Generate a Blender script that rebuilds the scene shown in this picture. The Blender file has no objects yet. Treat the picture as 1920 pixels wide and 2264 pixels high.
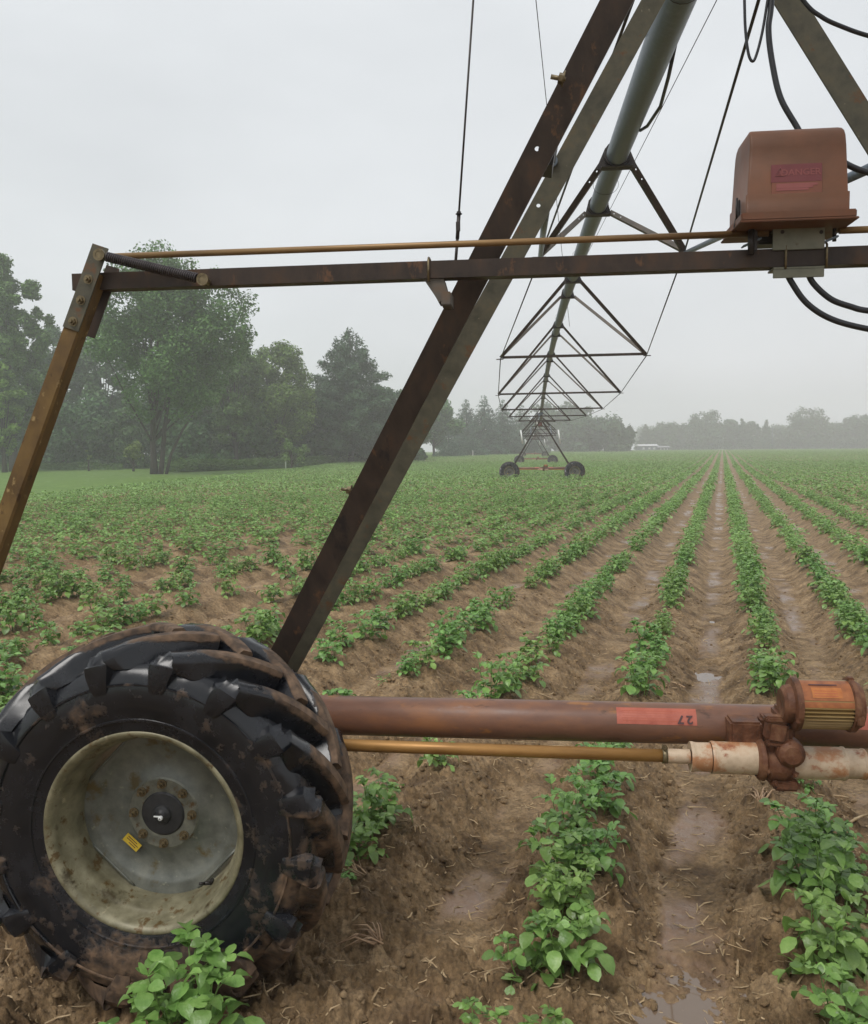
import bpy, bmesh, math, random
import numpy as np
from mathutils import Vector, Matrix
SC = bpy.context.scene
COL = SC.collection
R = math.radians
PI = math.pi
# ------------------------------------------------------------------ camera, sky, sun, exposure
CAMH = 1.8; FPX = 1870.0; PITCH = -4.04; ROLL = -0.5
cd = bpy.data.cameras.new('camera'); cam = bpy.data.objects.new('camera', cd); COL.objects.link(cam)
cd.sensor_fit = 'HORIZONTAL'; cd.sensor_width = 36; cd.lens = 36 * FPX / 1920; cd.clip_start = .05; cd.clip_end = 4000
cam.matrix_world = Matrix.Translation((0, 0, CAMH)) @ Matrix.Rotation(R(90 + PITCH), 4, 'X') @ Matrix.Rotation(R(ROLL), 4, 'Z')
SC.camera = cam
SUN_EL, SUN_AZ = 58, 215          # overcast: very soft sun from behind the camera
w = bpy.data.worlds.new('World'); SC.world = w; w.use_nodes = True
nt = w.node_tree; nt.nodes.clear()
def wn(t, **k):
    n = nt.nodes.new(t)
    for a, b in k.items(): setattr(n, a, b)
    return n
out = wn('ShaderNodeOutputWorld'); bg = wn('ShaderNodeBackground'); bg.inputs[1].default_value = .1
sky = wn('ShaderNodeTexSky', sky_type='NISHITA', sun_disc=False, sun_elevation=R(SUN_EL), sun_rotation=R(SUN_AZ), air_density=1, dust_density=6)
tc = wn('ShaderNodeTexCoord'); sep = wn('ShaderNodeSeparateXYZ'); nt.links.new(tc.outputs['Generated'], sep.inputs[0])
no = wn('ShaderNodeTexNoise'); no.inputs['Scale'].default_value = 2.2; no.inputs['Detail'].default_value = 4; no.inputs['Roughness'].default_value = .5
mp = wn('ShaderNodeMapping'); mp.inputs['Scale'].default_value = (1, 1, 2.6); nt.links.new(tc.outputs['Generated'], mp.inputs[0]); nt.links.new(mp.outputs[0], no.inputs[0])
cr = wn('ShaderNodeValToRGB'); nt.links.new(no.outputs[0], cr.inputs[0])
cr.color_ramp.elements[0].position = .32; cr.color_ramp.elements[0].color = (5.9, 6.14, 6.36, 1)
cr.color_ramp.elements[1].position = .7; cr.color_ramp.elements[1].color = (6.95, 7.2, 7.42, 1)
mx = wn('ShaderNodeMix', data_type='RGBA'); mx.inputs[0].default_value = .95
nt.links.new(sky.outputs[0], mx.inputs[6]); nt.links.new(cr.outputs[0], mx.inputs[7])
nt.links.new(mx.outputs[2], bg.inputs[0]); nt.links.new(bg.outputs[0], out.inputs[0])
sl = bpy.data.lights.new('sun', 'SUN'); sl.energy = 1.5; sl.angle = R(25); sl.color = (1, .97, .93)
so = bpy.data.objects.new('sun', sl); COL.objects.link(so)
so.rotation_euler = (R(90 - SUN_EL), 0, R(180 - SUN_AZ))
vs = SC.view_settings; vs.view_transform = 'Standard'; vs.look = 'None'; vs.exposure = 0.34; vs.gamma = 1; vs.use_curve_mapping = False
SC.render.engine = 'CYCLES'
SC.cycles.use_denoising = True
SC.cycles.max_bounces = 8; SC.cycles.diffuse_bounces = 3; SC.cycles.glossy_bounces = 3; SC.cycles.volume_bounces = 4
SC.cycles.transparent_max_bounces = 8
# ------------------------------------------------------------------ frames of reference
MC = np.array(cam.matrix_world.to_3x3()); CC = np.array([0, 0, CAMH])
TH = R(6.47); UU = np.array([math.cos(TH), -math.sin(TH), 0]); VV = np.array([math.sin(TH), math.cos(TH), 0]); OO = np.array([.73, 0, 0])
def ray(x, y):
    x *= 1.0884; y *= 1.0884
    return MC @ np.array([(x - 960) / FPX, (1132 - y) / FPX, -1.])
def Q(x, y, b):              # machine coordinates (across, along the pipe, up) of what is seen at (x, y) in the plane b
    d = ray(x, y); t = (b - (CC - OO) @ VV) / (d @ VV); p = CC + t * d
    return Vector(((p - OO) @ UU, b, p[2]))
def GR(x, y, z=0.1):         # ground point
    d = ray(x, y); p = CC + d * (z - CAMH) / d[2]; return p[:2]
def Wd(a, b, z=0): p = OO + UU * a + VV * b; return Vector((p[0], p[1], z))
AZ = math.atan2(638, 1870); RV = np.array([math.sin(AZ), math.cos(AZ)]); RU = np.array([math.cos(AZ), -math.sin(AZ)])
# ------------------------------------------------------------------ helpers: tags and meshes
def tag(o, label=None, cat=None, group=None, kind=None):
    if label: o['label'] = label
    if cat: o['category'] = cat
    if group: o['group'] = group
    if kind: o['kind'] = kind
    return o
def empty(name, loc=(0, 0, 0), rz=0):
    o = bpy.data.objects.new(name, None); COL.objects.link(o); o.location = loc; o.rotation_euler = (0, 0, rz); o.empty_display_size = .1
    return o
def copy_tree(o, parent=None):
    c = o.copy(); COL.objects.link(c)
    if parent: c.parent = parent
    for ch in list(o.children): copy_tree(ch, c)
    return c
class MB:
    def __init__(s): s.v = []; s.f = []; s.m = []; s.sm = []
    def add(s, vs, fs, mi=0, smooth=False):
        n = len(s.v); s.v += [tuple(p) for p in vs]
        for f in fs: s.f.append(tuple(i + n for i in f)); s.m.append(mi); s.sm.append(smooth)
    def sweep(s, prof, pts, ups, mi=0, smooth=False, caps=True, closed=False):
        """prof: 2D outline; pts: centre line; ups: up vector(s)"""
        pts = [Vector(p) for p in pts]; n = len(pts); k = len(prof); vs = []
        for i, p in enumerate(pts):
            if closed: d = pts[(i + 1) % n] - pts[i - 1]
            else: d = pts[min(i + 1, n - 1)] - pts[max(i - 1, 0)]
            d.normalize(); up = Vector(ups[i] if isinstance(ups, list) else ups)
            x = d.cross(up)
            if x.length < 1e-5: x = d.orthogonal()
            x.normalize(); y = x.cross(d).normalized()
            for q in prof: vs.append(p + x * q[0] + y * q[1])
        fs = []
        for i in range(n if closed else n - 1):
            for j in range(k):
                a = i * k + j; b = i * k + (j + 1) % k; c = ((i + 1) % n) * k
                fs.append((a, b, c + (j + 1) % k, c + j))
        s.add(vs, fs, mi, smooth)
        if caps and not closed:
            s.f += [tuple(len(s.v) - len(vs) + j for j in range(k))[::-1], tuple(len(s.v) - k + j for j in range(k))]
            s.m += [mi, mi]; s.sm += [False, False]
    def box(s, c, d, mi=0, bev=0, rot=None):
        """box centred c, size d with bevelled edges"""
        bm = bmesh.new(); bmesh.ops.create_cube(bm, size=1)
        for v in bm.verts: v.co = Vector((v.co.x * d[0], v.co.y * d[1], v.co.z * d[2]))
        if bev: bmesh.ops.bevel(bm, geom=bm.edges[:], offset=bev, segments=2, affect='EDGES', clamp_overlap=True)
        if rot is not None: bmesh.ops.transform(bm, matrix=rot.to_4x4(), verts=bm.verts)
        bm.verts.index_update()
        s.add([v.co + Vector(c) for v in bm.verts], [[v.index for v in f.verts] for f in bm.faces], mi); bm.free()
    def tube(s, pts, r, n=12, mi=0, caps=True, closed=False):
        pts = [Vector(p) for p in pts]
        prof = [(math.cos(2 * PI * j / n), math.sin(2 * PI * j / n)) for j in range(n)]
        rr = r if isinstance(r, (list, tuple)) else [r] * len(pts)
        N = len(pts); vs = []
        d0 = (pts[1] - pts[0]).normalized(); x = d0.orthogonal().normalized()
        for i, p in enumerate(pts):
            d = (pts[(i + 1) % N] - pts[i - 1]) if closed else (pts[min(i + 1, N - 1)] - pts[max(i - 1, 0)])
            d.normalize(); x = (x - d * x.dot(d)).normalized(); y = d.cross(x)
            for q in prof: vs.append(p + (x * q[0] + y * q[1]) * rr[i])
        fs = []
        for i in range(N if closed else N - 1):
            for j in range(n):
                c = ((i + 1) % N) * n; fs.append((i * n + j, i * n + (j + 1) % n, c + (j + 1) % n, c + j))
        base = len(s.v); s.add(vs, fs, mi, True)
        if caps and not closed:
            s.f += [tuple(base + j for j in range(n))[::-1], tuple(base + (N - 1) * n + j for j in range(n))]; s.m += [mi] * 2; s.sm += [False] * 2
    def lathe(s, prof, c, axis, n=48, mi=0, smooth=True, closed=False, ref=None, sharp=True):
        """prof: [(radius, offset along axis)]"""
        ax = Vector(axis).normalized(); x = Vector(ref) if ref else ax.orthogonal(); x = (x - ax * x.dot(ax)).normalized(); y = ax.cross(x); c = Vector(c)
        def ringv(r, o): return [c + ax * o + (x * math.cos(2 * PI * j / n) + y * math.sin(2 * PI * j / n)) * r for j in range(n)]
        m = len(prof)
        if sharp:
            for i in range(m if closed else m - 1):
                a, b = prof[i], prof[(i + 1) % m]
                vs = ringv(*a) + ringv(*b)
                s.add(vs, [(j, (j + 1) % n, n + (j + 1) % n, n + j) for j in range(n)], mi, smooth)
        else:
            vs = []; fs = []
            for a in prof: vs += ringv(*a)
            for i in range(m if closed else m - 1):
                k = (i + 1) % m
                fs += [(i * n + j, i * n + (j + 1) % n, k * n + (j + 1) % n, k * n + j) for j in range(n)]
            s.add(vs, fs, mi, smooth)
    def hexnut(s, c, axis, r, h, mi=0, bolt=True):
        s.lathe([(0.0001, h), (r, h), (r, 0)], c, axis, 6, mi, False)
        if bolt: s.lathe([(0.0001, h * 1.9), (r * .5, h * 1.9), (r * .5, 0)], c, axis, 10, mi, True)
        s.lathe([(r * 1.45, 0), (r * 1.45, h * .22), (r * .5, h * .22)], c, axis, 16, mi, True)
    def build(s, name, mats, parent=None, off=None, fix=False):
        me = bpy.data.meshes.new(name)
        vs = s.v if off is None else [(p[0] - off[0], p[1] - off[1], p[2] - off[2]) for p in s.v]
        me.from_pydata(vs, [], s.f)
        for m in (mats if isinstance(mats, (list, tuple)) else [mats]): me.materials.append(m)
        me.polygons.foreach_set('material_index', s.m); me.polygons.foreach_set('use_smooth', s.sm)
        if fix:
            bm = bmesh.new(); bm.from_mesh(me); bmesh.ops.recalc_face_normals(bm, faces=bm.faces); bm.to_mesh(me); bm.free()
        me.update()
        o = bpy.data.objects.new(name, me); COL.objects.link(o)
        if parent: o.parent = parent
        return o
def np_mesh(name, V, F, mats, parent=None, mi=None, smooth=False):
    """V (n,3); F list of (m,k) arrays of the same or different k"""
    me = bpy.data.meshes.new(name); Fs = [f for f in (F if isinstance(F, list) else [F]) if len(f)]
    me.vertices.add(len(V)); me.vertices.foreach_set('co', np.ascontiguousarray(V, dtype=np.float32).ravel())
    tot = np.concatenate([np.full(len(f), f.shape[1], dtype=np.int32) for f in Fs]); li = np.concatenate([f.ravel() for f in Fs]).astype(np.int32)
    me.loops.add(len(li)); me.loops.foreach_set('vertex_index', li)
    me.polygons.add(len(tot)); st = np.concatenate([[0], np.cumsum(tot)[:-1]]).astype(np.int32)
    me.polygons.foreach_set('loop_start', st)
    try: me.polygons.foreach_set('loop_total', tot)
    except Exception: pass
    for m in (mats if isinstance(mats, (list, tuple)) else [mats]): me.materials.append(m)
    if mi is not None: me.polygons.foreach_set('material_index', mi.astype(np.int32))
    me.polygons.foreach_set('use_smooth', np.full(len(tot), smooth))
    me.update(calc_edges=True)
    o = bpy.data.objects.new(name, me); COL.objects.link(o)
    if parent: o.parent = parent
    return o
# value noise -------------------------------------------------------
def vnoise(x, y, seed=0):
    xi = np.floor(x).astype(np.int64); yi = np.floor(y).astype(np.int64); fx = x - xi; fy = y - yi
    fx = fx * fx * (3 - 2 * fx); fy = fy * fy * (3 - 2 * fy)
    def h(a, b):
        n = (a * 374761393 + b * 668265263 + seed * 974634777) & 0xffffffff
        n = ((n ^ (n >> 13)) * 1274126177) & 0xffffffff
        return ((n ^ (n >> 16)) & 0xffff) / 65535.0
    return (h(xi, yi) * (1 - fx) + h(xi + 1, yi) * fx) * (1 - fy) + (h(xi, yi + 1) * (1 - fx) + h(xi + 1, yi + 1) * fx) * fy
def fbm(x, y, o=4, seed=0, g=.5):
    s = 0; a = 1; t = 0
    for i in range(o):
        s = s + a * vnoise(x, y, seed + i * 7); t += a; a *= g; x = x * 2.03 + 3.1; y = y * 2.03 + 1.7
    return s / t
# ------------------------------------------------------------------ materials
def mat(name, stops, scale=6, rough=.6, metal=0., bump=.0, bscale=60, detail=6, coord='Object', stretch=(1, 1, 1), spots=None, rrange=None, dist=.002, spec=.5):
    """noise-mottled surface; stops = [(pos, rgb)...]; spots = (rgb, scale, threshold) for stains with a shape of their own"""
    m = bpy.data.materials.new(name); m.use_nodes = True; t = m.node_tree; N = t.nodes; L = t.links
    b = N['Principled BSDF']; c = N.new('ShaderNodeTexCoord'); mp = N.new('ShaderNodeMapping'); mp.inputs['Scale'].default_value = stretch
    L.new(c.outputs[coord], mp.inputs[0])
    n = N.new('ShaderNodeTexNoise'); n.inputs['Scale'].default_value = scale; n.inputs['Detail'].default_value = detail; n.inputs['Roughness'].default_value = .62
    L.new(mp.outputs[0], n.inputs[0])
    r = N.new('ShaderNodeValToRGB'); L.new(n.outputs[0], r.inputs[0]); e = r.color_ramp.elements
    for i, (p, col) in enumerate(stops):
        el = e[i] if i < 2 else e.new(p)
        el.position = p; el.color = (*col, 1)
    colr = r.outputs[0]
    if spots:
        for k, (sc_, ss, th) in enumerate(spots):
            n2 = N.new('ShaderNodeTexNoise'); n2.inputs['Scale'].default_value = ss; n2.inputs['Detail'].default_value = 8; n2.inputs['Roughness'].default_value = .65
            mp2 = N.new('ShaderNodeMapping'); mp2.inputs['Location'].default_value = (k * 3.3, 1.7, .4); mp2.inputs['Scale'].default_value = stretch
            L.new(c.outputs[coord], mp2.inputs[0]); L.new(mp2.outputs[0], n2.inputs[0])
            r2 = N.new('ShaderNodeMapRange'); r2.inputs['From Min'].default_value = th; r2.inputs['From Max'].default_value = th + .08; L.new(n2.outputs[0], r2.inputs[0])
            x = N.new('ShaderNodeMix'); x.data_type = 'RGBA'; L.new(r2.outputs[0], x.inputs[0]); L.new(colr, x.inputs[6]); x.inputs[7].default_value = (*sc_, 1); colr = x.outputs[2]
    L.new(colr, b.inputs['Base Color'])
    b.inputs['Metallic'].default_value = metal; b.inputs['Roughness'].default_value = rough; b.inputs['Specular IOR Level'].default_value = spec
    if rrange:
        q = N.new('ShaderNodeMapRange'); q.inputs['To Min'].default_value = rrange[0]; q.inputs['To Max'].default_value = rrange[1]
        q.inputs['From Min'].default_value = .3; q.inputs['From Max'].default_value = .7; L.new(n.outputs[0], q.inputs[0]); L.new(q.outputs[0], b.inputs['Roughness'])
    if bump:
        nb = N.new('ShaderNodeTexNoise'); nb.inputs['Scale'].default_value = bscale; nb.inputs['Detail'].default_value = 5; L.new(c.outputs[coord], nb.inputs[0])
        bu = N.new('ShaderNodeBump'); bu.inputs['Strength'].default_value = bump; bu.inputs['Distance'].default_value = dist; L.new(nb.outputs[0], bu.inputs['Height']); L.new(bu.outputs[0], b.inputs['Normal'])
    return m
M = {}
M['rust_dark'] = mat('rusty_dark_steel', [(.3, (.026, .019, .016)), (.55, (.048, .033, .025)), (.75, (.08, .044, .026))], 14, .55, .05, .35, 60, detail=9, spots=[((.12, .06, .03), 16, .6), ((.02, .016, .015), 9, .6)], rrange=(.38, .7), stretch=(1, 1, .5), spec=.28)
M['rust_ochre'] = mat('ochre_rusty_steel', [(.3, (.075, .042, .014)), (.5, (.12, .07, .022)), (.7, (.17, .105, .035))], 18, .6, .05, .35, 60, detail=9, spots=[((.3, .21, .09), 34, .6), ((.05, .026, .01), 18, .6)], rrange=(.4, .75), stretch=(1, 1, .6), spec=.28)
M['olive'] = mat('olive_weathered_galvanised_steel', [(.3, (.05, .046, .032)), (.55, (.085, .077, .052)), (.75, (.12, .095, .055))], 16, .55, .15, .3, 60, detail=9, spots=[((.11, .055, .025), 11, .58), ((.25, .21, .14), 50, .66)], rrange=(.4, .7), spec=.3)
M['beam'] = mat('rust_stained_pipe', [(.3, (.115, .055, .036)), (.5, (.17, .082, .052)), (.68, (.25, .11, .05))], 9, .42, .0, .2, 90, detail=9, spots=[((.3, .13, .04), 11, .6), ((.06, .03, .02), 14, .62), ((.25, .2, .19), 7, .66)], rrange=(.28, .5), stretch=(.45, 1, 1), spec=.42)
M['gold'] = mat('gold_brown_zinc_tube', [(.3, (.25, .125, .035)), (.6, (.38, .2, .06)), (.8, (.26, .11, .035))], 12, .4, .4, .1, 150, spots=[((.2, .09, .035), 20, .64)], rrange=(.3, .55), stretch=(.3, 1, 1))
M['bronze'] = mat('weathered_bronze_tube', [(.3, (.17, .1, .045)), (.55, (.27, .165, .07)), (.75, (.2, .1, .045))], 7, .42, .4, .1, 150, rrange=(.32, .6), stretch=(.3, 1, 1))
M['bracket'] = mat('pale_grey_green_steel', [(.3, (.12, .12, .085)), (.55, (.17, .168, .125)), (.75, (.2, .19, .14))], 16, .5, .3, .15, 60, spots=[((.09, .07, .04), 12, .62)])
M['galv'] = mat('galvanised_pipe', [(.3, (.075, .098, .125)), (.55, (.125, .155, .19)), (.75, (.19, .22, .255))], 24, .42, .15, .15, 80, rrange=(.32, .55))
M['galv_dark'] = mat('dull_galvanised_angle', [(.3, (.075, .065, .055)), (.55, (.11, .095, .08)), (.75, (.14, .085, .05))], 12, .55, .4, .1, 80)
M['black_metal'] = mat('dark_oiled_steel', [(.3, (.02, .018, .018)), (.7, (.05, .04, .035))], 20, .5, .4, .2, 80)
M['cable'] = mat('black_rubber_cable', [(.3, (.012, .013, .016)), (.7, (.022, .023, .028))], 20, .42, 0, .05, 200)
M['wire'] = mat('thin_steel_wire', [(.3, (.03, .026, .026)), (.7, (.055, .045, .04))], 20, .5, .5)
M['spring'] = mat('grey_spring_steel', [(.3, (.035, .03, .035)), (.7, (.09, .075, .075))], 40, .45, .5, .1)
M['bolt'] = mat('brassy_zinc_bolt', [(.3, (.1, .075, .04)), (.7, (.24, .19, .11))], 60, .4, .6, .2, 200)
M['casting'] = mat('rusty_red_brown_casting', [(.3, (.055, .024, .013)), (.5, (.125, .05, .025)), (.72, (.21, .105, .055))], 20, .6, .0, .6, 70, spots=[((.05, .028, .018), 9, .6), ((.32, .2, .12), 22, .68)], rrange=(.42, .75), dist=.004, spec=.3)
M['fins'] = mat('yellowed_aluminium_fins', [(.3, (.19, .11, .035)), (.55, (.3, .2, .075)), (.75, (.24, .1, .03))], 12, .45, .35, .1, 90, stretch=(.3, 1, 1))
M['plate'] = mat('orange_rusty_name_plate', [(.3, (.2, .065, .022)), (.55, (.32, .105, .032)), (.75, (.4, .15, .045))], 26, .45, .1, .08, 90, spots=[((.2, .07, .03), 14, .62)])
M['pvc'] = mat('rust_stained_cream_plastic', [(.3, (.36, .26, .17)), (.55, (.52, .4, .28)), (.75, (.42, .26, .15))], 14, .5, 0, .06, 60, spots=[((.38, .18, .085), 9, .5), ((.25, .085, .035), 14, .58)])
M['white'] = mat('white_plastic', [(.3, (.7, .72, .7)), (.7, (.82, .83, .82))], 8, .45)
M['boxbrown'] = mat('red_brown_painted_box', [(.3, (.11, .054, .032)), (.55, (.145, .067, .039)), (.8, (.18, .07, .036))], 9, .5, 0, .1, 120, detail=9, spots=[((.15, .055, .03), 9, .6)], rrange=(.42, .6), spec=.22)
M['sticker_red'] = mat('faded_red_sticker', [(.3, (.34, .075, .045)), (.6, (.44, .12, .075)), (.8, (.3, .07, .04))], 26, .4, 0, stretch=(1, 1, 1))
M['sticker_maroon'] = mat('faded_maroon_label', [(.3, (.13, .028, .03)), (.7, (.17, .036, .038))], 12, .4)
M['sticker_orange'] = mat('faded_orange_label', [(.3, (.17, .055, .03)), (.7, (.21, .07, .036))], 12, .4)
M['ink_dark'] = mat('dark_ink', [(.3, (.05, .02, .02)), (.7, (.09, .03, .03))], 12, .5)
M['ink_pale'] = mat('pale_worn_ink', [(.3, (.22, .06, .055)), (.7, (.27, .08, .072))], 12, .5)
M['ink_rust'] = mat('rusty_ink', [(.3, (.36, .07, .03)), (.7, (.42, .1, .05))], 12, .5)
M['sticker_yellow'] = mat('yellow_sticker', [(.3, (.45, .3, .02)), (.7, (.6, .43, .05))], 40, .45)
M['rimin'] = mat('galvanised_rim_with_ochre_stain', [(.3, (.11, .098, .058)), (.5, (.19, .172, .105)), (.72, (.3, .275, .18))], 14, .45, .2, .25, 50, detail=9, spots=[((.1, .06, .018), 24, .56), ((.4, .36, .24), 14, .62), ((.06, .045, .02), 10, .62)], rrange=(.33, .6))
M['disc'] = mat('dull_galvanised_wheel_disc', [(.3, (.085, .09, .078)), (.55, (.14, .146, .125)), (.75, (.2, .2, .165))], 16, .42, .2, .25, 50, detail=9, spots=[((.24, .24, .18), 30, .62), ((.1, .075, .03), 9, .57)], rrange=(.3, .5))
M['ringm'] = mat('worn_bright_bolt_ring', [(.3, (.1, .105, .088)), (.55, (.165, .17, .14)), (.75, (.23, .225, .175))], 30, .42, .4, .2, 60, detail=9, spots=[((.1, .06, .025), 24, .58)])
M['hubcap'] = mat('black_hub', [(.3, (.012, .013, .015)), (.7, (.03, .03, .032))], 30, .5, .1, .1)
def tyre_mat():
    m = mat('muddy_black_rubber', [(.3, (.004, .005, .007)), (.7, (.012, .013, .017))], 12, .35, 0, 0, rrange=(.14, .34))
    t = m.node_tree; N = t.nodes; L = t.links; b = N['Principled BSDF']; c = N['Texture Coordinate']
    at = N.new('ShaderNodeAttribute'); at.attribute_name = 'mud'
    n1 = N.new('ShaderNodeTexNoise'); n1.inputs['Scale'].default_value = 9; n1.inputs['Detail'].default_value = 9; n1.inputs['Roughness'].default_value = .68; L.new(c.outputs['Object'], n1.inputs[0])
    ad = N.new('ShaderNodeMath'); ad.operation = 'ADD'; L.new(at.outputs['Fac'], ad.inputs[0]); L.new(n1.outputs[0], ad.inputs[1])
    mr = N.new('ShaderNodeMapRange'); mr.inputs['From Min'].default_value = .92; mr.inputs['From Max'].default_value = 1.06; L.new(ad.outputs[0], mr.inputs[0])
    n2 = N.new('ShaderNodeTexNoise'); n2.inputs['Scale'].default_value = 30; n2.inputs['Detail'].default_value = 6; L.new(c.outputs['Object'], n2.inputs[0])
    rp = N.new('ShaderNodeValToRGB'); L.new(n2.outputs[0], rp.inputs[0]); rp.color_ramp.elements[0].position = .35; rp.color_ramp.elements[0].color = (.045, .027, .016, 1)
    rp.color_ramp.elements[1].position = .7; rp.color_ramp.elements[1].color = (.17, .105, .062, 1)
    x = N.new('ShaderNodeMix'); x.data_type = 'RGBA'; L.new(mr.outputs[0], x.inputs[0])
    old = b.inputs['Base Color'].links[0].from_socket; L.new(old, x.inputs[6]); L.new(rp.outputs[0], x.inputs[7]); L.new(x.outputs[2], b.inputs['Base Color'])
    oldr = b.inputs['Roughness'].links[0].from_socket; y = N.new('ShaderNodeMix'); L.new(mr.outputs[0], y.inputs[0]); L.new(oldr, y.inputs[2]); y.inputs[3].default_value = .8; L.new(y.outputs[0], b.inputs['Roughness'])
    hm = N.new('ShaderNodeMath'); hm.operation = 'MULTIPLY'; L.new(mr.outputs[0], hm.inputs[0]); L.new(n2.outputs[0], hm.inputs[1])
    bu = N.new('ShaderNodeBump'); bu.inputs['Strength'].default_value = .6; bu.inputs['Distance'].default_value = .006; L.new(hm.outputs[0], bu.inputs['Height'])
    nf = N.new('ShaderNodeTexNoise'); nf.inputs['Scale'].default_value = 7; nf.inputs['Detail'].default_value = 2; L.new(c.outputs['Object'], nf.inputs[0])
    b2 = N.new('ShaderNodeBump'); b2.inputs['Strength'].default_value = .25; b2.inputs['Distance'].default_value = .02; L.new(nf.outputs[0], b2.inputs['Height']); L.new(bu.outputs[0], b2.inputs['Normal'])
    L.new(b2.outputs[0], b.inputs['Normal'])
    return m
M['tyre'] = tyre_mat()
def leaf_mat(name, c1, c2, c3, scale=2.5, trans=.25, rough=.42, spec=.4, bump=0):
    m = bpy.data.materials.new(name); m.use_nodes = True; t = m.node_tree; N = t.nodes; L = t.links; b = N['Principled BSDF']
    g = N.new('ShaderNodeNewGeometry'); n = N.new('ShaderNodeTexNoise'); n.inputs['Scale'].default_value = scale; n.inputs['Detail'].default_value = 5; n.inputs['Roughness'].default_value = .7
    L.new(g.outputs['Position'], n.inputs[0])
    r = N.new('ShaderNodeValToRGB'); L.new(n.outputs[0], r.inputs[0]); e = r.color_ramp.elements
    e[0].position = .3; e[0].color = (*c1, 1); e[1].position = .72; e[1].color = (*c3, 1); q = e.new(.5); q.color = (*c2, 1)
    # every leaf a little different
    h = N.new('ShaderNodeHueSaturation'); mr = N.new('ShaderNodeMapRange'); mr.inputs['To Min'].default_value = .62; mr.inputs['To Max'].default_value = 1.36; oi = N.new('ShaderNodeObjectInfo'); hm = N.new('ShaderNodeMapRange'); hm.inputs['To Min'].default_value = .478; hm.inputs['To Max'].default_value = .508; L.new(oi.outputs['Random'], hm.inputs[0]); L.new(hm.outputs[0], h.inputs['Hue'])
    L.new(g.outputs['Random Per Island'], mr.inputs[0]); L.new(mr.outputs[0], h.inputs['Value']); L.new(r.outputs[0], h.inputs['Color'])
    L.new(h.outputs[0], b.inputs['Base Color']); b.inputs['Roughness'].default_value = rough; b.inputs['Specular IOR Level'].default_value = spec
    if bump:
        vn = N.new('ShaderNodeTexNoise'); vn.inputs['Scale'].default_value = 95; vn.inputs['Detail'].default_value = 3; L.new(g.outputs['Position'], vn.inputs[0])
        vb = N.new('ShaderNodeBump'); vb.inputs['Strength'].default_value = .55; vb.inputs['Distance'].default_value = .004; L.new(vn.outputs[0], vb.inputs['Height']); L.new(vb.outputs[0], b.inputs['Normal'])
    tr = N.new('ShaderNodeBsdfTranslucent'); L.new(h.outputs[0], tr.inputs[0]); mxs = N.new('ShaderNodeMixShader'); mxs.inputs[0].default_value = trans
    L.new(b.outputs[0], mxs.inputs[1]); L.new(tr.outputs[0], mxs.inputs[2]); L.new(mxs.outputs[0], N['Material Output'].inputs[0])
    return m
M['leaf'] = leaf_mat('potato_leaf', (.12, .26, .055), (.185, .35, .085), (.28, .45, .14), 14, .3, .33, spec=.55, bump=1)
M['leaf_far'] = leaf_mat('potato_leaf_in_distance', (.15, .29, .07), (.2, .37, .1), (.28, .45, .15), .5, .3, .42, spec=.5)
M['stem'] = leaf_mat('potato_stem', (.1, .2, .04), (.13, .24, .06), (.17, .27, .08), 20, .0, .5)
M['straw'] = leaf_mat('dry_corn_straw', (.3, .2, .1), (.42, .3, .17), (.55, .43, .27), 30, .1, .7)
M['bark'] = mat('grey_brown_bark', [(.3, (.03, .026, .02)), (.6, (.06, .05, .04)), (.8, (.08, .07, .055))], 3, .85, 0, .6, 8, stretch=(1, 1, .3), dist=.05)
# ------------------------------------------------------------------ terrain
ROW0, ROWS = .35, .875                 # lateral place and spacing of the ridges
def tz(x, y): return np.interp(y, [-600, 62, 84, 105, 158, 330, 620], [0, 0, .06, .2, .7, 1.55, 2.3])
EDGE_Y = [-100, 20, 32, 55, 90, 125, 180, 235, 340]; EDGE_X = [-17.5, -16.6, -16.2, -15.4, -14.0, -12.2, -8.5, -4, 22]
def edge_x(y): return np.interp(y, EDGE_Y, EDGE_X)
PUD = [(GR(1402, 2062, -.09), .15, .24, -.087), (GR(1441, 1372, -.08), .075, .12, -.088), (GR(1447, 1262, -.08), .05, .12, -.09)]
def wheel_track(x, y):
    px = x - OO[0]; a = px * UU[0] + y * UU[1]; b = px * VV[0] + y * VV[1]
    m = np.clip(1 - (np.abs(b - 2.66) - .25) / .13, 0, 1); m = m * m * (3 - 2 * m)
    return a, b, m
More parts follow.
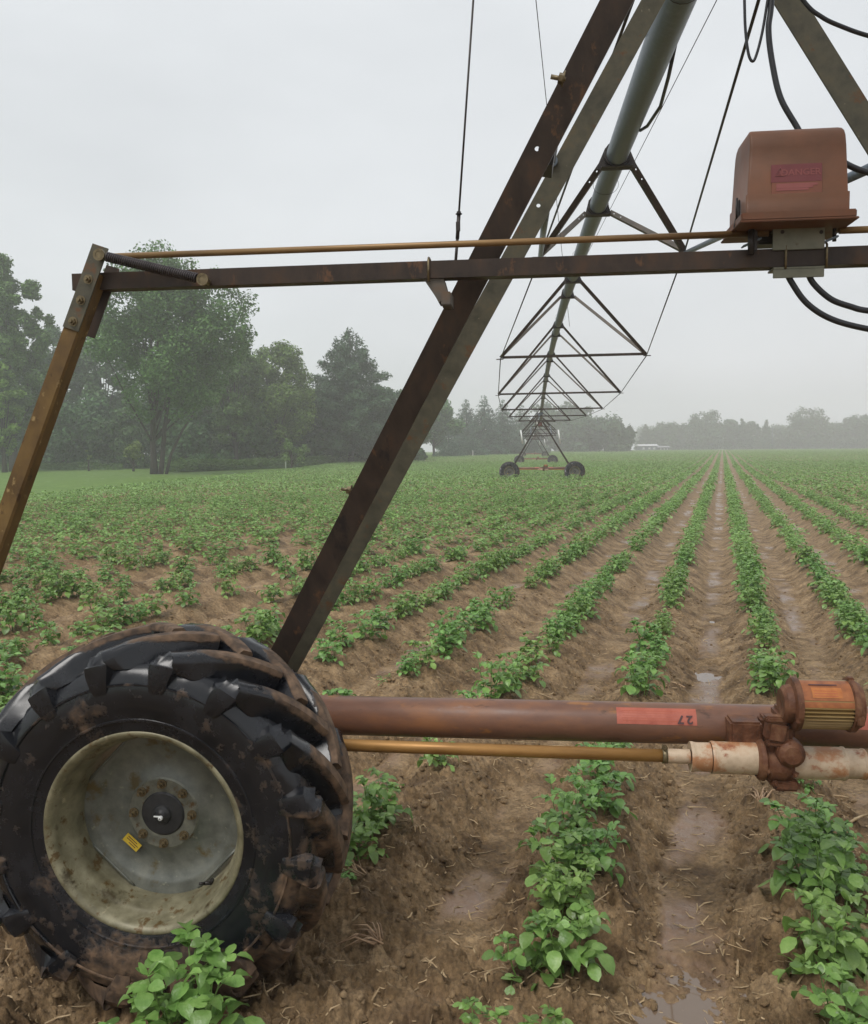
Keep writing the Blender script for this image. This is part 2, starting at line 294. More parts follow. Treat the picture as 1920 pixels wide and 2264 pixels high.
def gz(x, y, fine=True):
    x = np.asarray(x, float); y = np.asarray(y, float); r = np.hypot(x, y)
    lat = x * RU[0] + y * RU[1]; al = x * RV[0] + y * RV[1]
    infield = np.clip((x - edge_x(y)) / 1.2, 0, 1) * np.clip((345 - y) / 10, 0, 1) * np.clip((y + 60) / 5, 0, 1)
    wob = (fbm(al * .35, lat * .3, 2, 5) - .5) * .12
    c = np.cos(2 * PI * (lat + wob - ROW0) / ROWS)
    ridge = .085 * np.clip(c * 1.15, -.86, 1.0)
    a, b, m = wheel_track(x, y)
    z = ridge * (1 - .72 * m)
    z = z - .035 * m + .03 * np.clip((np.abs(b - 2.66) - .28) / .08, 0, 1) * np.clip(1 - (np.abs(b - 2.66) - .36) / .1, 0, 1)
    saw = np.mod((a + np.abs(b - 2.62) * .8) / .17, 1.0)
    z = z + .028 * m * (np.clip(np.minimum(saw * 5, (1 - saw) * 3), 0, 1) - .5)
    if fine:
        flat = np.clip((-c - .6 + (fbm(al * 2.2, lat * 2, 3, 61) - .5) * .9) * 3.5, 0, 1) * (1 - m)
        f1 = np.clip(1.3 - r / 28, 0, 1); f2 = np.clip(1.4 - r / 9, 0, 1)
        rough = (1 - .82 * flat)
        n1 = fbm(x * 5.5, y * 5.5, 3, 11) - .5
        n2 = fbm(x * 17, y * 17, 3, 23); n2 = np.abs(n2 - .5) * 2
        n3 = fbm(x * 47, y * 47, 2, 37)
        z = z + (n1 * .085 - n2 * .05 * (.6 + n1)) * rough * f1 + (np.abs(n3 - .5) * 2 - .5) * .03 * rough * f2
        clod = np.clip(fbm(x * 14, y * 14, 3, 51) - .58, 0, 1) * .22 * rough * f2 - np.clip(fbm(x * 21, y * 21, 2, 57) - .66, 0, 1) * .2 * rough * f2
        z = z + clod
        ruts = np.clip(-c - .45, 0, 1) * (1 - m) * f1; tw = al + (fbm(al * 1.3, lat * 3, 2, 43) - .5) * .5 + lat * .15
        z = z + .016 * np.clip(1.7 - r / 9, .15, 1) * ruts * (np.abs(np.sin(tw * PI / .3)) - .6) * np.clip(fbm(al * .8, lat * .9, 2, 47) * 3 - .8, 0, 1)
        lump = np.clip(fbm(al * 1.6, lat * 2.2, 3, 71) - .5, -.5, .5) * .07 * flat
        z = z + lump * f1
    z = z * infield * np.clip(1.6 - r / 150, .25, 1) + (fbm(x * .12, y * .12, 3, 3) - .5) * .12 * np.clip(r / 30 - .5, 0, 1)
    for (pc, ra, rl, zw) in PUD:
        if ra <= 0: continue
        dl = (x - pc[0]) * RU[0] + (y - pc[1]) * RU[1]; da = (x - pc[0]) * RV[0] + (y - pc[1]) * RV[1]
        g = np.exp(-((dl / ra) ** 2 + (da / rl) ** 2) * .9)
        z = z * (1 - g * .8) + (zw - .022) * g * .8
    return z + tz(x, y)
def make_ground():
    az = np.concatenate([np.arange(-180, -51, 3.0), np.arange(-50, 56, .12), np.arange(57, 180, 3.0)]) * PI / 180
    rr = [.02, .5, 1.0, 1.4, 1.7]; r = 1.8
    while r < 545: rr.append(r); r *= 1.0034 if r < 8 else 1.006 if r < 16 else (1.010 if r < 60 else 1.02)
    rr = np.array(rr); A, Rr = np.meshgrid(az, rr)
    X = (np.sin(A) * Rr).ravel(); Y = (np.cos(A) * Rr).ravel(); Z = gz(X, Y)
    na, nr = len(az), len(rr)
    i, j = np.meshgrid(np.arange(nr - 1), np.arange(na), indexing='ij'); j2 = (j + 1) % na
    F = np.stack([i * na + j, (i + 1) * na + j, (i + 1) * na + j2, i * na + j2], -1).reshape(-1, 4)[:, ::-1]
    # ground material
    m = bpy.data.materials.new('wet_sandy_field_soil'); m.use_nodes = True; t = m.node_tree; N = t.nodes; L = t.links; bs = N['Principled BSDF']
    g = N.new('ShaderNodeNewGeometry')
    def noise(s, d=6, ro=.6):
        n = N.new('ShaderNodeTexNoise'); n.inputs['Scale'].default_value = s; n.inputs['Detail'].default_value = d; n.inputs['Roughness'].default_value = ro; L.new(g.outputs['Position'], n.inputs[0]); return n.outputs[0]
    def ramp(inp, st):
        r = N.new('ShaderNodeValToRGB'); L.new(inp, r.inputs[0]); e = r.color_ramp.elements
        for k, (p, c) in enumerate(st):
            el = e[k] if k < 2 else e.new(p)
            el.position = p; el.color = (*c, 1)
        return r.outputs[0]
    def mix(f, a, b):
        x = N.new('ShaderNodeMix'); x.data_type = 'RGBA'; L.new(f, x.inputs[0]); L.new(a, x.inputs[6]); L.new(b, x.inputs[7]); return x.outputs[2]
    def attr(n): a = N.new('ShaderNodeAttribute'); a.attribute_name = n; return a.outputs['Fac']
    soil = ramp(noise(4.5, 9, .68), [(.34, (.108, .064, .029)), (.5, (.24, .156, .078)), (.68, (.4, .275, .152))])
    grit = ramp(noise(38, 7, .75), [(.3, (.12, .12, .12)), (.5, (.5, .5, .5)), (.72, (.88, .88, .88))])
    mu = N.new('ShaderNodeMix'); mu.data_type = 'RGBA'; mu.blend_type = 'OVERLAY'; mu.inputs[0].default_value = .75; L.new(soil, mu.inputs[6]); L.new(grit, mu.inputs[7])
    silt = ramp(noise(6, 5), [(.35, (.17, .105, .066)), (.7, (.27, .178, .12))])
    c1 = mix(attr('silt'), mu.outputs[2], silt)
    grass = ramp(noise(.9, 10, .75), [(.3, (.065, .13, .018)), (.5, (.105, .19, .026)), (.72, (.155, .235, .038))])
    c2 = mix(attr('grass'), c1, grass)
    L.new(c2, bs.inputs['Base Color'])
    rm = N.new('ShaderNodeMapRange'); L.new(attr('silt'), rm.inputs[0]); rm.inputs['To Min'].default_value = .7; rm.inputs['To Max'].default_value = .24; L.new(rm.outputs[0], bs.inputs['Roughness'])
    bs.inputs['Specular IOR Level'].default_value = .36
    b1 = N.new('ShaderNodeBump'); b1.inputs['Strength'].default_value = .7; b1.inputs['Distance'].default_value = .022; L.new(noise(42, 7, .7), b1.inputs['Height'])
    inv = N.new('ShaderNodeMapRange'); L.new(attr('silt'), inv.inputs[0]); inv.inputs['To Min'].default_value = .95; inv.inputs['To Max'].default_value = .16; L.new(inv.outputs[0], b1.inputs['Strength'])
    L.new(b1.outputs[0], bs.inputs['Normal'])
    o = np_mesh('ground', np.stack([X, Y, Z], -1), F, m, smooth=True)
    lat = X * RU[0] + Y * RU[1]; c = np.cos(2 * PI * (lat - ROW0) / ROWS); al = X * RV[0] + Y * RV[1]
    _, _, tm = wheel_track(X, Y)
    silt_ = np.clip((-c - .62 + (fbm(al * 2.2, lat * 2, 3, 61) - .5) * .9) * 4, 0, 1) * np.clip((fbm(al * 2.1, lat * 3, 4, 91) - np.where(np.abs(lat + .09) < .4, .4, .52)) * 6, 0, 1) * (1 - tm * .6)
    # the low places the rain has filled with silt
    low = np.clip((-.055 - (Z - tz(X, Y))) * 40, 0, 1); silt_ = np.clip(silt_ * (.35 + .65 * low), 0, 1)
    gr = 1 - np.clip((X - edge_x(Y) + (fbm(X * .7, Y * .7, 3, 8) - .5) * 1.5) / .5, 0, 1) * np.clip((338 - Y) / 3, 0, 1)
    for nm, arr in (('silt', silt_), ('grass', gr)):
        a = o.data.attributes.new(nm, 'FLOAT', 'POINT'); a.data.foreach_set('value', arr.astype(np.float32))
    tag(o, kind='structure'); return o
ground = make_ground()
mw = bpy.data.materials.new('muddy_puddle_water'); mw.use_nodes = True; b_ = mw.node_tree.nodes['Principled BSDF']
b_.inputs['Base Color'].default_value = (.17, .118, .08, 1); b_.inputs['Roughness'].default_value = .03; b_.inputs['Specular IOR Level'].default_value = .9
for (pc, ra, rl, zw) in PUD:
    if ra <= 0: continue
    k = 40; ang = np.linspace(0, 2 * PI, k, endpoint=False); rad = 1.5 + .3 * np.sin(3 * ang + 1)
    P = [(pc[0] + RU[0] * math.cos(t_) * ra * q * 1.1 + RV[0] * math.sin(t_) * rl * q, pc[1] + RU[1] * math.cos(t_) * ra * q * 1.1 + RV[1] * math.sin(t_) * rl * q, zw) for t_, q in zip(ang, rad)]
    tag(np_mesh('puddle', np.array(P), np.arange(k).reshape(1, k), mw), kind='structure')
# ------------------------------------------------------------------ potato plants
def leaf_template(hi):
    if hi:
        st = [(0, .06), (.2, .4), (.5, .53), (.8, .38), (1, .03)]; V = []; F = []
        for u, wd in st:
            dz = .1 * math.sin(u * PI) - .22 * u * u
            V += [(u, -wd * .8, dz + wd * .12), (u, 0, dz - .025), (u, wd * .8, dz + wd * .15)]
        for i in range(4):
            for j in range(2): F.append((i * 3 + j, i * 3 + 3 + j, i * 3 + 4 + j, i * 3 + 1 + j))
        return np.array(V), np.array(F)
    return np.array([(0, 0, 0), (.52, -.43, .05), (1, 0, -.15), (.52, .43, .05)]), np.array([(0, 1, 2), (0, 2, 3)])
def place_leaves(T, o, d, n, ln, wd):
    V, F = T; o = np.array(o); d = np.array(d); n = np.array(n)
    d = d / np.linalg.norm(d, axis=1, keepdims=True); n = n - d * (n * d).sum(1, keepdims=True); n /= np.linalg.norm(n, axis=1, keepdims=True) + 1e-9
    s = np.cross(n, d); ln = np.array(ln)[:, None, None]; wd = np.array(wd)[:, None, None]
    cz = np.random.RandomState(len(o)).uniform(-.2, 2.1, len(o))[:, None, None]
    P = o[:, None] + d[:, None] * V[None, :, 0:1] * ln + s[:, None] * V[None, :, 1:2] * wd + n[:, None] * V[None, :, 2:3] * ln * cz
    k = len(V); FF = F[None] + (np.arange(len(o)) * k)[:, None, None]
    return P.reshape(-1, 3), FF.reshape(-1, F.shape[1])
def potato(seed, lod, nst=None, H=.26):
    rn = random.Random(seed); o = []; d = []; n = []; ln = []; wd = []; stems = []
    nst = nst or rn.randint(4, 6)
    for s in range(nst):
        az = 2 * PI * s / nst + rn.uniform(-.5, .5); lean = rn.uniform(.12, .62) if nst > 1 else .15; L = H * rn.uniform(.62, 1.05)
        p = Vector((math.cos(az) * .02, math.sin(az) * .02, -.03)); dr = Vector((math.cos(az) * math.sin(lean), math.sin(az) * math.sin(lean), math.cos(lean)))
        nodes = 7 if lod == 0 else (4 if lod == 1 else 2); path = [p.copy()]; ga = rn.uniform(0, 6)
        for k in range(nodes):
            p = p + dr * (L + .03) / nodes; dr = (dr + Vector((rn.uniform(-.1, .1), rn.uniform(-.1, .1), .06))).normalized(); path.append(p.copy())
            t = (k + 1) / nodes
            if t < .2: continue
            ga += 2.4; pl = (.13 - .07 * t) * rn.uniform(.8, 1.2) * (H / .26); el = .15 + .75 * t + rn.uniform(-.15, .15)
            h = Vector((math.cos(ga), math.sin(ga), 0)); side = Vector((-math.sin(ga), math.cos(ga), 0)); q = p.copy(); rp = [q.copy()]
            for m_ in range(3):
                e_ = el - m_ * .42; q = q + (h * math.cos(e_) + Vector((0, 0, 1)) * math.sin(e_)) * pl / 3; rp.append(q.copy())
            if lod == 0: stems.append((rp, .0016))
            e_ = el - 1.0; dd = h * math.cos(e_) + Vector((0, 0, 1)) * math.sin(e_)
            ups = Vector((rn.uniform(-.3, .3), rn.uniform(-.3, .3), 1)) - h * .15
            sc = (1.0 if lod == 0 else 1.25 if lod == 1 else 2.0) * (H / .26) ** .6
            tl = (.078 - .026 * t) * rn.uniform(.85, 1.2) * sc
            o.append(q); d.append(dd); n.append(ups); ln.append(tl); wd.append(tl * rn.uniform(.9, 1.1))
            prs = [(1, .85), (2, .95)] if lod == 0 else ([(2, 1.0)] if lod == 1 else [])
            for (ix, f) in prs:
                for sg in (-1, 1):
                    o.append(rp[ix]); d.append(side * sg + h * .45 + Vector((0, 0, rn.uniform(-.15, .35)))); n.append(ups + Vector((rn.uniform(-.3, .3), rn.uniform(-.3, .3), 0)))
                    l2 = tl * f * rn.uniform(.7, .95); ln.append(l2); wd.append(l2 * .95)
        for k in range(5 if lod == 0 else (3 if lod == 1 else 2)):      # the crown of young leaves
            a2 = rn.uniform(0, 6.28); l2 = rn.uniform(.03, .048) * (1 if lod == 0 else 1.4 if lod == 1 else 2.1)
            o.append(p); d.append(Vector((math.cos(a2), math.sin(a2), rn.uniform(.5, 1.6)))); n.append(Vector((-math.cos(a2) * .8, -math.sin(a2) * .8, 1))); ln.append(l2); wd.append(l2 * .8)
        stems.append((path, .0036))
    V, F = place_leaves(leaf_template(lod == 0), o, d, n, ln, wd)
    return V, F, stems
rg = np.random.RandomState(4); rnd = random.Random(7)
NV = 9; protos = []
for i in range(NV):
    V, F, st = potato(100 + i, 0, H=.27)
    protos.append((V, F, st))
smallV = [potato(150 + i, 0, nst=2, H=.2) for i in range(3)]
def plant_meshes(V, F, st, tagn):
    me = np_mesh('foliage', V, F, M['leaf'], smooth=True); mb = MB()
    for pts, r in st: mb.tube(pts, [r * (1 - .5 * k / len(pts)) for k in range(len(pts))], 5 if r > .002 else 3)
    s = mb.build('stem', M['stem']); a, b = me.data, s.data
    bpy.data.objects.remove(me); bpy.data.objects.remove(s); return a, b
PM = [plant_meshes(*p, i) for i, p in enumerate(protos)]; SM_ = [plant_meshes(*p, i) for i, p in enumerate(smallV)]
# places: (x, y, scale, row, kind)
manual = [  # seen at (x, y) of the base, scale, row, kind
 (1100, 2068, .85, 0, 's'), (1068, 1948, .95, 0, 's'), (1150, 1940, 1.12, 0, 'b'), (1140, 1868, .8, 0, 'b'), (1150, 1800, 1.05, 0, 'b'), (1205, 1775, .85, 0, 'b'), (1150, 1705, .9, 0, 'b'), (1215, 1665, 1., 0, 'b'), (1225, 1600, .95, 0, 'b'), (1245, 1545, .8, 0, 'b'),
 (1738, 2085, 1.02, 1, 'b'), (1672, 1935, 1.1, 1, 'b'), (1745, 1925, .7, 1, 'b'), (1665, 1835, 1.15, 1, 'b'), (1735, 1800, .85, 1, 'b'), (1645, 1730, 1.0, 1, 'b'), (1700, 1735, .7, 1, 'b'), (1640, 1600, .6, 1, 's'),
 (402, 2108, 1.24, -1, 'b'), (330, 2110, .7, -1, 'b'), (215, 2135, .85, -1, 'b'), (700, 1800, .6, -1, 's'), (715, 1745, .9, -1, 'b'), (768, 1690, .95, -1, 'b'), (735, 1680, .7, -1, 's'), (885, 1565, .7, -1, 'b'), (800, 1600, .35, -1, 's'),
 (980, 2098, .75, 9, 's'),
 (1000, 1428, 1.05, -1, 'b'), (960, 1440, .8, -1, 'b'), (1035, 1410, .8, -1, 'b'), (915, 1460, .7, -1, 's'), (1080, 1352, .9, -1, 'b'), (1120, 1330, .85, -1, 'b'), (1150, 1270, .9, -1, 'b'),
 (690, 1440, .85, -2, 'b'), (858, 1362, .85, -2, 'b'), (930, 1300, .75, -2, 'b'), (780, 1392, .35, -2, 's'), (975, 1258, .9, -2, 'b'), (1015, 1235, .95, -2, 'b'),
 (750, 1302, 1.05, -3, 'b'), (665, 1345, .8, -3, 'b'), (872, 1232, .85, -3, 'b'), (920, 1200, .8, -3, 'b'), (100, 1310, .8, -7, 'b'), (55, 1385, .8, -6, 's'), (340, 1290, .9, -5, 'b'), (250, 1310, .75, -5, 's'),
 (440, 1290, 1.05, -4, 'b'), (520, 1310, 1.1, -4, 'b'), (545, 1270, .95, -4, 'b'), (610, 1215, .9, -4, 'b'),
]
plants = []
for (px, py, s, k, kd) in manual:
    g = GR(px, py, .06); plants.append((g[0], g[1], s, k, kd))
MP = np.array([(p[0], p[1]) for p in plants])
rows = range(-190, 330)
auto = []
for k in rows:
    lat = ROW0 + (k - 1) * ROWS
    al = np.arange(1.2, 352, .265)
    al = al + rg.uniform(-.06, .06, len(al)); la = lat + rg.uniform(-.045, .045, len(al))
    x = RU[0] * la + RV[0] * al; y = RU[1] * la + RV[1] * al
    ok = (y > .9) & (x > edge_x(y) + .4) & (y < 336) & (np.abs(x - .08 * y) < .62 * y + 1.8)
    drop = np.where((k < -1) & (y < 26), .26 - .008 * y, .08); drop = drop + np.clip(fbm(al * 1.1, lat * 7.3 + al * 0, 2, 17 + k % 5) - .56, 0, 1) * np.where(y < 30, 2.6, .8); ok &= rg.uniform(0, 1, len(al)) > drop
    x, y = x[ok], y[ok]; s = rg.uniform(.72, 1.12, len(x)) * (1 if k >= -1 else .95); s *= np.where(rg.uniform(0, 1, len(x)) < .1, .6, 1)
    r = np.hypot(x, y)
    tooclose = np.zeros(len(x), bool)
    near = r < 10.5
    if near.any():
        for i in np.where(near)[0]:
            dmin = np.hypot(MP[:, 0] - x[i], MP[:, 1] - y[i]).min()
            if dmin < .25 or (y[i] < 5.6 and -2 <= k <= 1) or (y[i] < 6.2 and -3 <= k <= -2) : tooclose[i] = True
            a_, b_w, m_ = wheel_track(x[i], y[i])
            if m_ > .1 and rnd.random() < .85: tooclose[i] = True
            if abs(a_ + 1.97) < .75 and 2.3 < b_w < 3.1: tooclose[i] = True
    auto += [(x[i], y[i], s[i], k, 'b') for i in range(len(x)) if not tooclose[i]]
A = np.array([(p[0], p[1], p[2], p[3]) for p in auto]); Z = gz(A[:, 0], A[:, 1])
rr_ = np.hypot(A[:, 0], A[:, 1]); inview = np.abs(A[:, 0]) < A[:, 1] * .54 + .1
order = np.argsort(np.where(inview, rr_, 1e9)); NI = 300 - len(plants); ind = set(order[:NI].tolist())
allind = [(p[0], p[1], float(gz(p[0], p[1])), p[2], p[3], p[4]) for p in plants] + [(A[i, 0], A[i, 1], Z[i], A[i, 2], int(A[i, 3]), 'b') for i in ind]
ORD = ['nearest', 'second', 'third', 'fourth', 'fifth', 'sixth', 'seventh', 'eighth', 'ninth', 'tenth', 'eleventh', 'twelfth', 'thirteenth', 'fourteenth', 'fifteenth', 'sixteenth', 'seventeenth', 'eighteenth', 'nineteenth', 'twentieth']
def ordn(i):
    if i < 20: return ORD[i]
    t = i + 1; return '%d%s' % (t, 'th' if 10 <= t % 100 <= 20 else {1: 'st', 2: 'nd', 3: 'rd'}.get(t % 10, 'th'))
RN = ['first', 'second', 'third', 'fourth', 'fifth', 'sixth', 'seventh', 'eighth', 'ninth', 'tenth', 'eleventh', 'twelfth', 'thirteenth', 'fourteenth', 'fifteenth', 'sixteenth', 'seventeenth', 'eighteenth', 'nineteenth', 'twentieth']
byrow = {}
for p in allind: byrow.setdefault(p[4], []).append(p)
for k, L_ in byrow.items():
    L_.sort(key=lambda p: p[1])
    rowname = ('the %s row right of the puddled furrow' % RN[min(k - 1, 19)]) if k >= 1 else ('the %s row left of the puddled furrow' % RN[min(-k, 19)])
    for i, (x, y, z, s, _, kd) in enumerate(L_):
        root = empty('potato_plant', (x, y, z), rnd.uniform(0, 6.28)); s *= .86 if y < 4.2 else (.96 if k < -1 else .88); root.scale = (s, s, s * rnd.uniform(.92, 1.22))
        fm, sm = (SM_[rnd.randrange(3)] if kd == 's' else PM[rnd.randrange(NV)])
        f = bpy.data.objects.new('foliage', fm); COL.objects.link(f); f.parent = root
        g = bpy.data.objects.new('stem', sm); COL.objects.link(g); g.parent = root
        look = 'small sparse' if kd == 's' else ('big leafy' if s > .86 else ('small leafy' if s < .6 else 'leafy green'))
        lab = '%s potato plant, %s in %s' % (look, ordn(i), rowname)
        if k == 9 and kd == 's': lab = 'little stray potato plant between the rows at the bottom edge'
        tag(root, lab, 'potato plant', 'potato plants growing in rows')
# the rest of the crop, past the nearest three hundred
rest = np.array([i for i in range(len(A)) if i not in ind]); RA = A[rest]; RZ = Z[rest]; rd = rr_[rest]
def bulk(sel, variants, hs):
    Vs = []; Fs = []; n0 = 0
    idx = np.where(sel)[0]; which = rg.randint(0, len(variants), len(idx))
    for v, (V, F, _) in enumerate(variants):
        ii = idx[which == v]
        if not len(ii): continue
        an = rg.uniform(0, 2 * PI, len(ii)); c, s = np.cos(an), np.sin(an); sc = RA[ii, 2] * hs * np.where(RA[ii, 3] < -1, 1.12, .98)
        X = (V[None, :, 0] * c[:, None] - V[None, :, 1] * s[:, None]) * sc[:, None] + RA[ii, 0][:, None]
        Y = (V[None, :, 0] * s[:, None] + V[None, :, 1] * c[:, None]) * sc[:, None] + RA[ii, 1][:, None]
        Zz = V[None, :, 2] * sc[:, None] + RZ[ii][:, None]
        P = np.stack([X, Y, Zz], -1).reshape(-1, 3); FF = (F[None] + (np.arange(len(ii)) * len(V))[:, None, None]).reshape(-1, F.shape[1]) + n0
        Vs.append(P); Fs.append(FF); n0 += len(P)
    return np.concatenate(Vs), Fs
lod1 = [potato(200 + i, 1, H=.28) for i in range(7)]; lod2 = [potato(300 + i, 2, nst=4, H=.28) for i in range(7)]
lod3 = [(V[:28], F[:14], 0) for V, F, _ in [potato(400 + i, 2, nst=4, H=.28) for i in range(5)]]
parts = [bulk(rd < 34, lod1, 1.0), bulk((rd >= 34) & (rd < 110), lod2, 1.05), bulk(rd >= 110, lod3, 1.15)]
V = np.concatenate([p[0] for p in parts]); off = 0; Fl = []
for Vp, Fp in parts: Fl += [f + off for f in Fp]; off += len(Vp)
crop = np_mesh('potato_crop', V, Fl, M['leaf_far']); tag(crop, 'dense rows of potato plants running off to the far edge of the field', 'potato crop', kind='stuff')
# straw and corn residue
def straw_bits(n, rmax):
    rn = np.random.RandomState(9); Vs = []; Fs = []
    r = 1.6 + (rmax - 1.6) * rn.uniform(0, 1, n) ** 1.3; a = rn.uniform(-.62, .68, n); x = np.sin(a) * r; y = np.cos(a) * r
    L = rn.uniform(.012, .07, n) * (1 + (rn.uniform(0, 1, n) > .93) * 1.6); W = rn.uniform(.0015, .0045, n); z = gz(x, y) + .004
    an = rn.uniform(0, PI, n); ti = rn.uniform(-.3, .3, n)
    d = np.stack([np.cos(an) * np.cos(ti), np.sin(an) * np.cos(ti), np.sin(ti)], -1); s = np.stack([-np.sin(an), np.cos(an), 0 * an], -1); u = np.cross(d, s)
    c = np.stack([x, y, z], -1); bend = rn.uniform(-.25, .25, n)[:, None]
    P = []
    for t, wf in ((-1, .7), (0, 1), (1, .5)):
        for (q1, q2) in ((1, 0), (0, .8), (-1, 0), (0, -.8)): P.append(c + d * (t * L / 2)[:, None] + s * bend * (L * (t * t))[:, None] + s * (q1 * W * wf)[:, None] + u * (q2 * W * wf)[:, None])
    P = np.stack(P, 1).reshape(-1, 3); F = []
    for k in range(2):
        for j in range(4): F.append((k * 4 + j, k * 4 + (j + 1) % 4, k * 4 + 4 + (j + 1) % 4, k * 4 + 4 + j))
    F += [(0, 1, 2, 3), (11, 10, 9, 8)]
    return P, (np.array(F)[None] + (np.arange(n) * 12)[:, None, None]).reshape(-1, 4)
P, F = straw_bits(15000, 24)
tag(np_mesh('straw_litter', P, F, M['straw']), 'bits of dry straw scattered over the wet soil', 'straw', kind='stuff')
def clods(n, rmax):
    rn = np.random.RandomState(19); r = 1.7 + (rmax - 1.7) * rn.uniform(0, 1, n) ** 1.25; a = rn.uniform(-.62, .68, n); x = np.sin(a) * r; y = np.cos(a) * r
    lat = x * RU[0] + y * RU[1]; c = np.cos(2 * PI * (lat - ROW0) / ROWS); ok = (c > -.75) | (rn.uniform(0, 1, n) < .12); x, y = x[ok], y[ok]; n = len(x); z = gz(x, y)
    ph = (1 + 5 ** .5) / 2; I = np.array([(-1, ph, 0), (1, ph, 0), (-1, -ph, 0), (1, -ph, 0), (0, -1, ph), (0, 1, ph), (0, -1, -ph), (0, 1, -ph), (ph, 0, -1), (ph, 0, 1), (-ph, 0, -1), (-ph, 0, 1)]) / 1.9
    FI = np.array([(0, 11, 5), (0, 5, 1), (0, 1, 7), (0, 7, 10), (0, 10, 11), (1, 5, 9), (5, 11, 4), (11, 10, 2), (10, 7, 6), (7, 1, 8), (3, 9, 4), (3, 4, 2), (3, 2, 6), (3, 6, 8), (3, 8, 9), (4, 9, 5), (2, 4, 11), (6, 2, 10), (8, 6, 7), (9, 8, 1)])
    sz = .004 + .016 * rn.uniform(0, 1, n) ** 3.2; sc = sz[:, None, None] * rn.uniform(.6, 1.3, (n, 12, 1)) * np.stack([rn.uniform(.7, 1.5, n), rn.uniform(.7, 1.5, n), rn.uniform(.5, .9, n)], -1)[:, None]
    P = I[None] * sc + np.stack([x, y, z + sz * .2], -1)[:, None]
    return P.reshape(-1, 3), (FI[None] + (np.arange(n) * 12)[:, None, None]).reshape(-1, 3)
P, F = clods(15000, 12)
cl = np_mesh('soil_crumbs', P, F, ground.data.materials[0], smooth=True); tag(cl, 'crumbs and small clods of wet soil lying on the ridges', 'soil crumbs', kind='stuff')
def corn_tuft(px, py, n, L, label, name='corn_stubble'):
    g = GR(px, py, .03); z = float(gz(g[0], g[1])); mb = MB(); rn = random.Random(int(px))
    a0 = rn.uniform(0, 6.28)
    for i in range(n):
        a = a0 + rn.uniform(-.9, .9); e = rn.uniform(.05, .5); l = L * rn.uniform(.5, 1.1); d = Vector((math.cos(a) * math.cos(e), math.sin(a) * math.cos(e), math.sin(e)))
        p0 = Vector((rn.uniform(-.02, .02), rn.uniform(-.02, .02), .0)); p1 = p0 + d * l * .5 + Vector((0, 0, .01)); p2 = p0 + d * l - Vector((0, 0, l * .25))
        mb.tube([p0, p1, p2], [.004, .003, .0015], 5)
    o = mb.build(name, M['straw']); o.location = (g[0], g[1], z); tag(o, label, 'corn stubble', 'old corn stubble in the field'); return o
corn_tuft(735, 1800, 16, .17, 'splayed tuft of dry corn roots beside the big wheel')
corn_tuft(770, 1900, 14, .14, 'dry corn root tuft in the mud below the wheel-side tuft')
corn_tuft(1200, 1765, 9, .12, 'dry corn stump behind the dense plants left of the puddled furrow')
corn_tuft(1545, 1650, 18, .2, 'fan of dry stalks just below the gearbox')
corn_tuft(850, 1700, 5, .06, 'few short dry bits on the ridge right of the wheel')
def stalk(px, py, L, ang, label, r=.008):
    g = GR(px, py, .03); z = float(gz(g[0], g[1])); mb = MB(); d = Vector((math.cos(ang), math.sin(ang), .08))
    pts = [d * (L * (t - .5)) + Vector((0, 0, .012 + .008 * math.sin(t * 3))) for t in (0, .08, .3, .33, .36, .7, 1)]
    mb.tube(pts, [r, r * .9, r * .85, r * 1.15, r * .85, r * .8, r * .6], 7)
    o = mb.build('corn_stalk', M['straw']); o.location = (g[0], g[1], z); tag(o, label, 'corn stalk', 'broken corn stalks on the soil'); return o
stalk(1375, 1385, .16, 2.2, 'pale split corn stalk just above the red sticker')
stalk(1085, 1690, .13, -.6, 'pale stalk bit in the furrow', .006)
stalk(905, 1540, .1, 1.4, 'upright pale stalk bit under the long gold shaft', .007)
stalk(1745, 1640, .14, .5, 'broken pale stalk at the right edge under the motor')
stalk(1635, 2065, .1, .8, 'pale stalk bit between puddle and bottom right plant', .006)
stalk(1700, 1590, .12, -.4, 'pale stalk lying right of the gearbox', .007)
stalk(1500, 1920, .09, 1.2, 'short stalk stuck in the mud above the puddle', .006)
# ------------------------------------------------------------------ the irrigation machine
OFF = (0, 2.66, 0); BX = Vector((0, 1, 0)); ZU = Vector((0, 0, 1))
def mroot(name, dist=0, z=0): p = Wd(0, OFF[1] + dist); return empty(name, (p.x, p.y, z), -TH)
def L_prof(w, t, flip=1, w2=None):
    w2 = w2 or w   # angle iron: one face turned to the viewer, the other running back from its edge
    pts = [(-w / 2, 0), (w / 2, 0), (w / 2, w2), (w / 2 - t, w2), (w / 2 - t, t), (-w / 2, t)]
    return [(x * flip, y) for x, y in pts][::flip]
def punch(mb, name, m, root, holes):
    o = mb.build(name, m, root, OFF, fix=True)
    for (c, ax, r) in holes:
        c = Vector(c) - Vector(OFF); cu = MB(); ax = Vector(ax).normalized(); cu.tube([c - ax * .06, c + ax * .06], r, 14); co = cu.build('cut', m, root, fix=True)
        md = o.modifiers.new('b', 'BOOLEAN'); md.operation = 'DIFFERENCE'; md.object = co; md.solver = 'EXACT'
        bpy.context.view_layer.update(); dg = bpy.context.evaluated_depsgraph_get(); me = bpy.data.meshes.new_from_object(o.evaluated_get(dg)); o.modifiers.clear(); o.data = me; bpy.data.objects.remove(co)
    return o
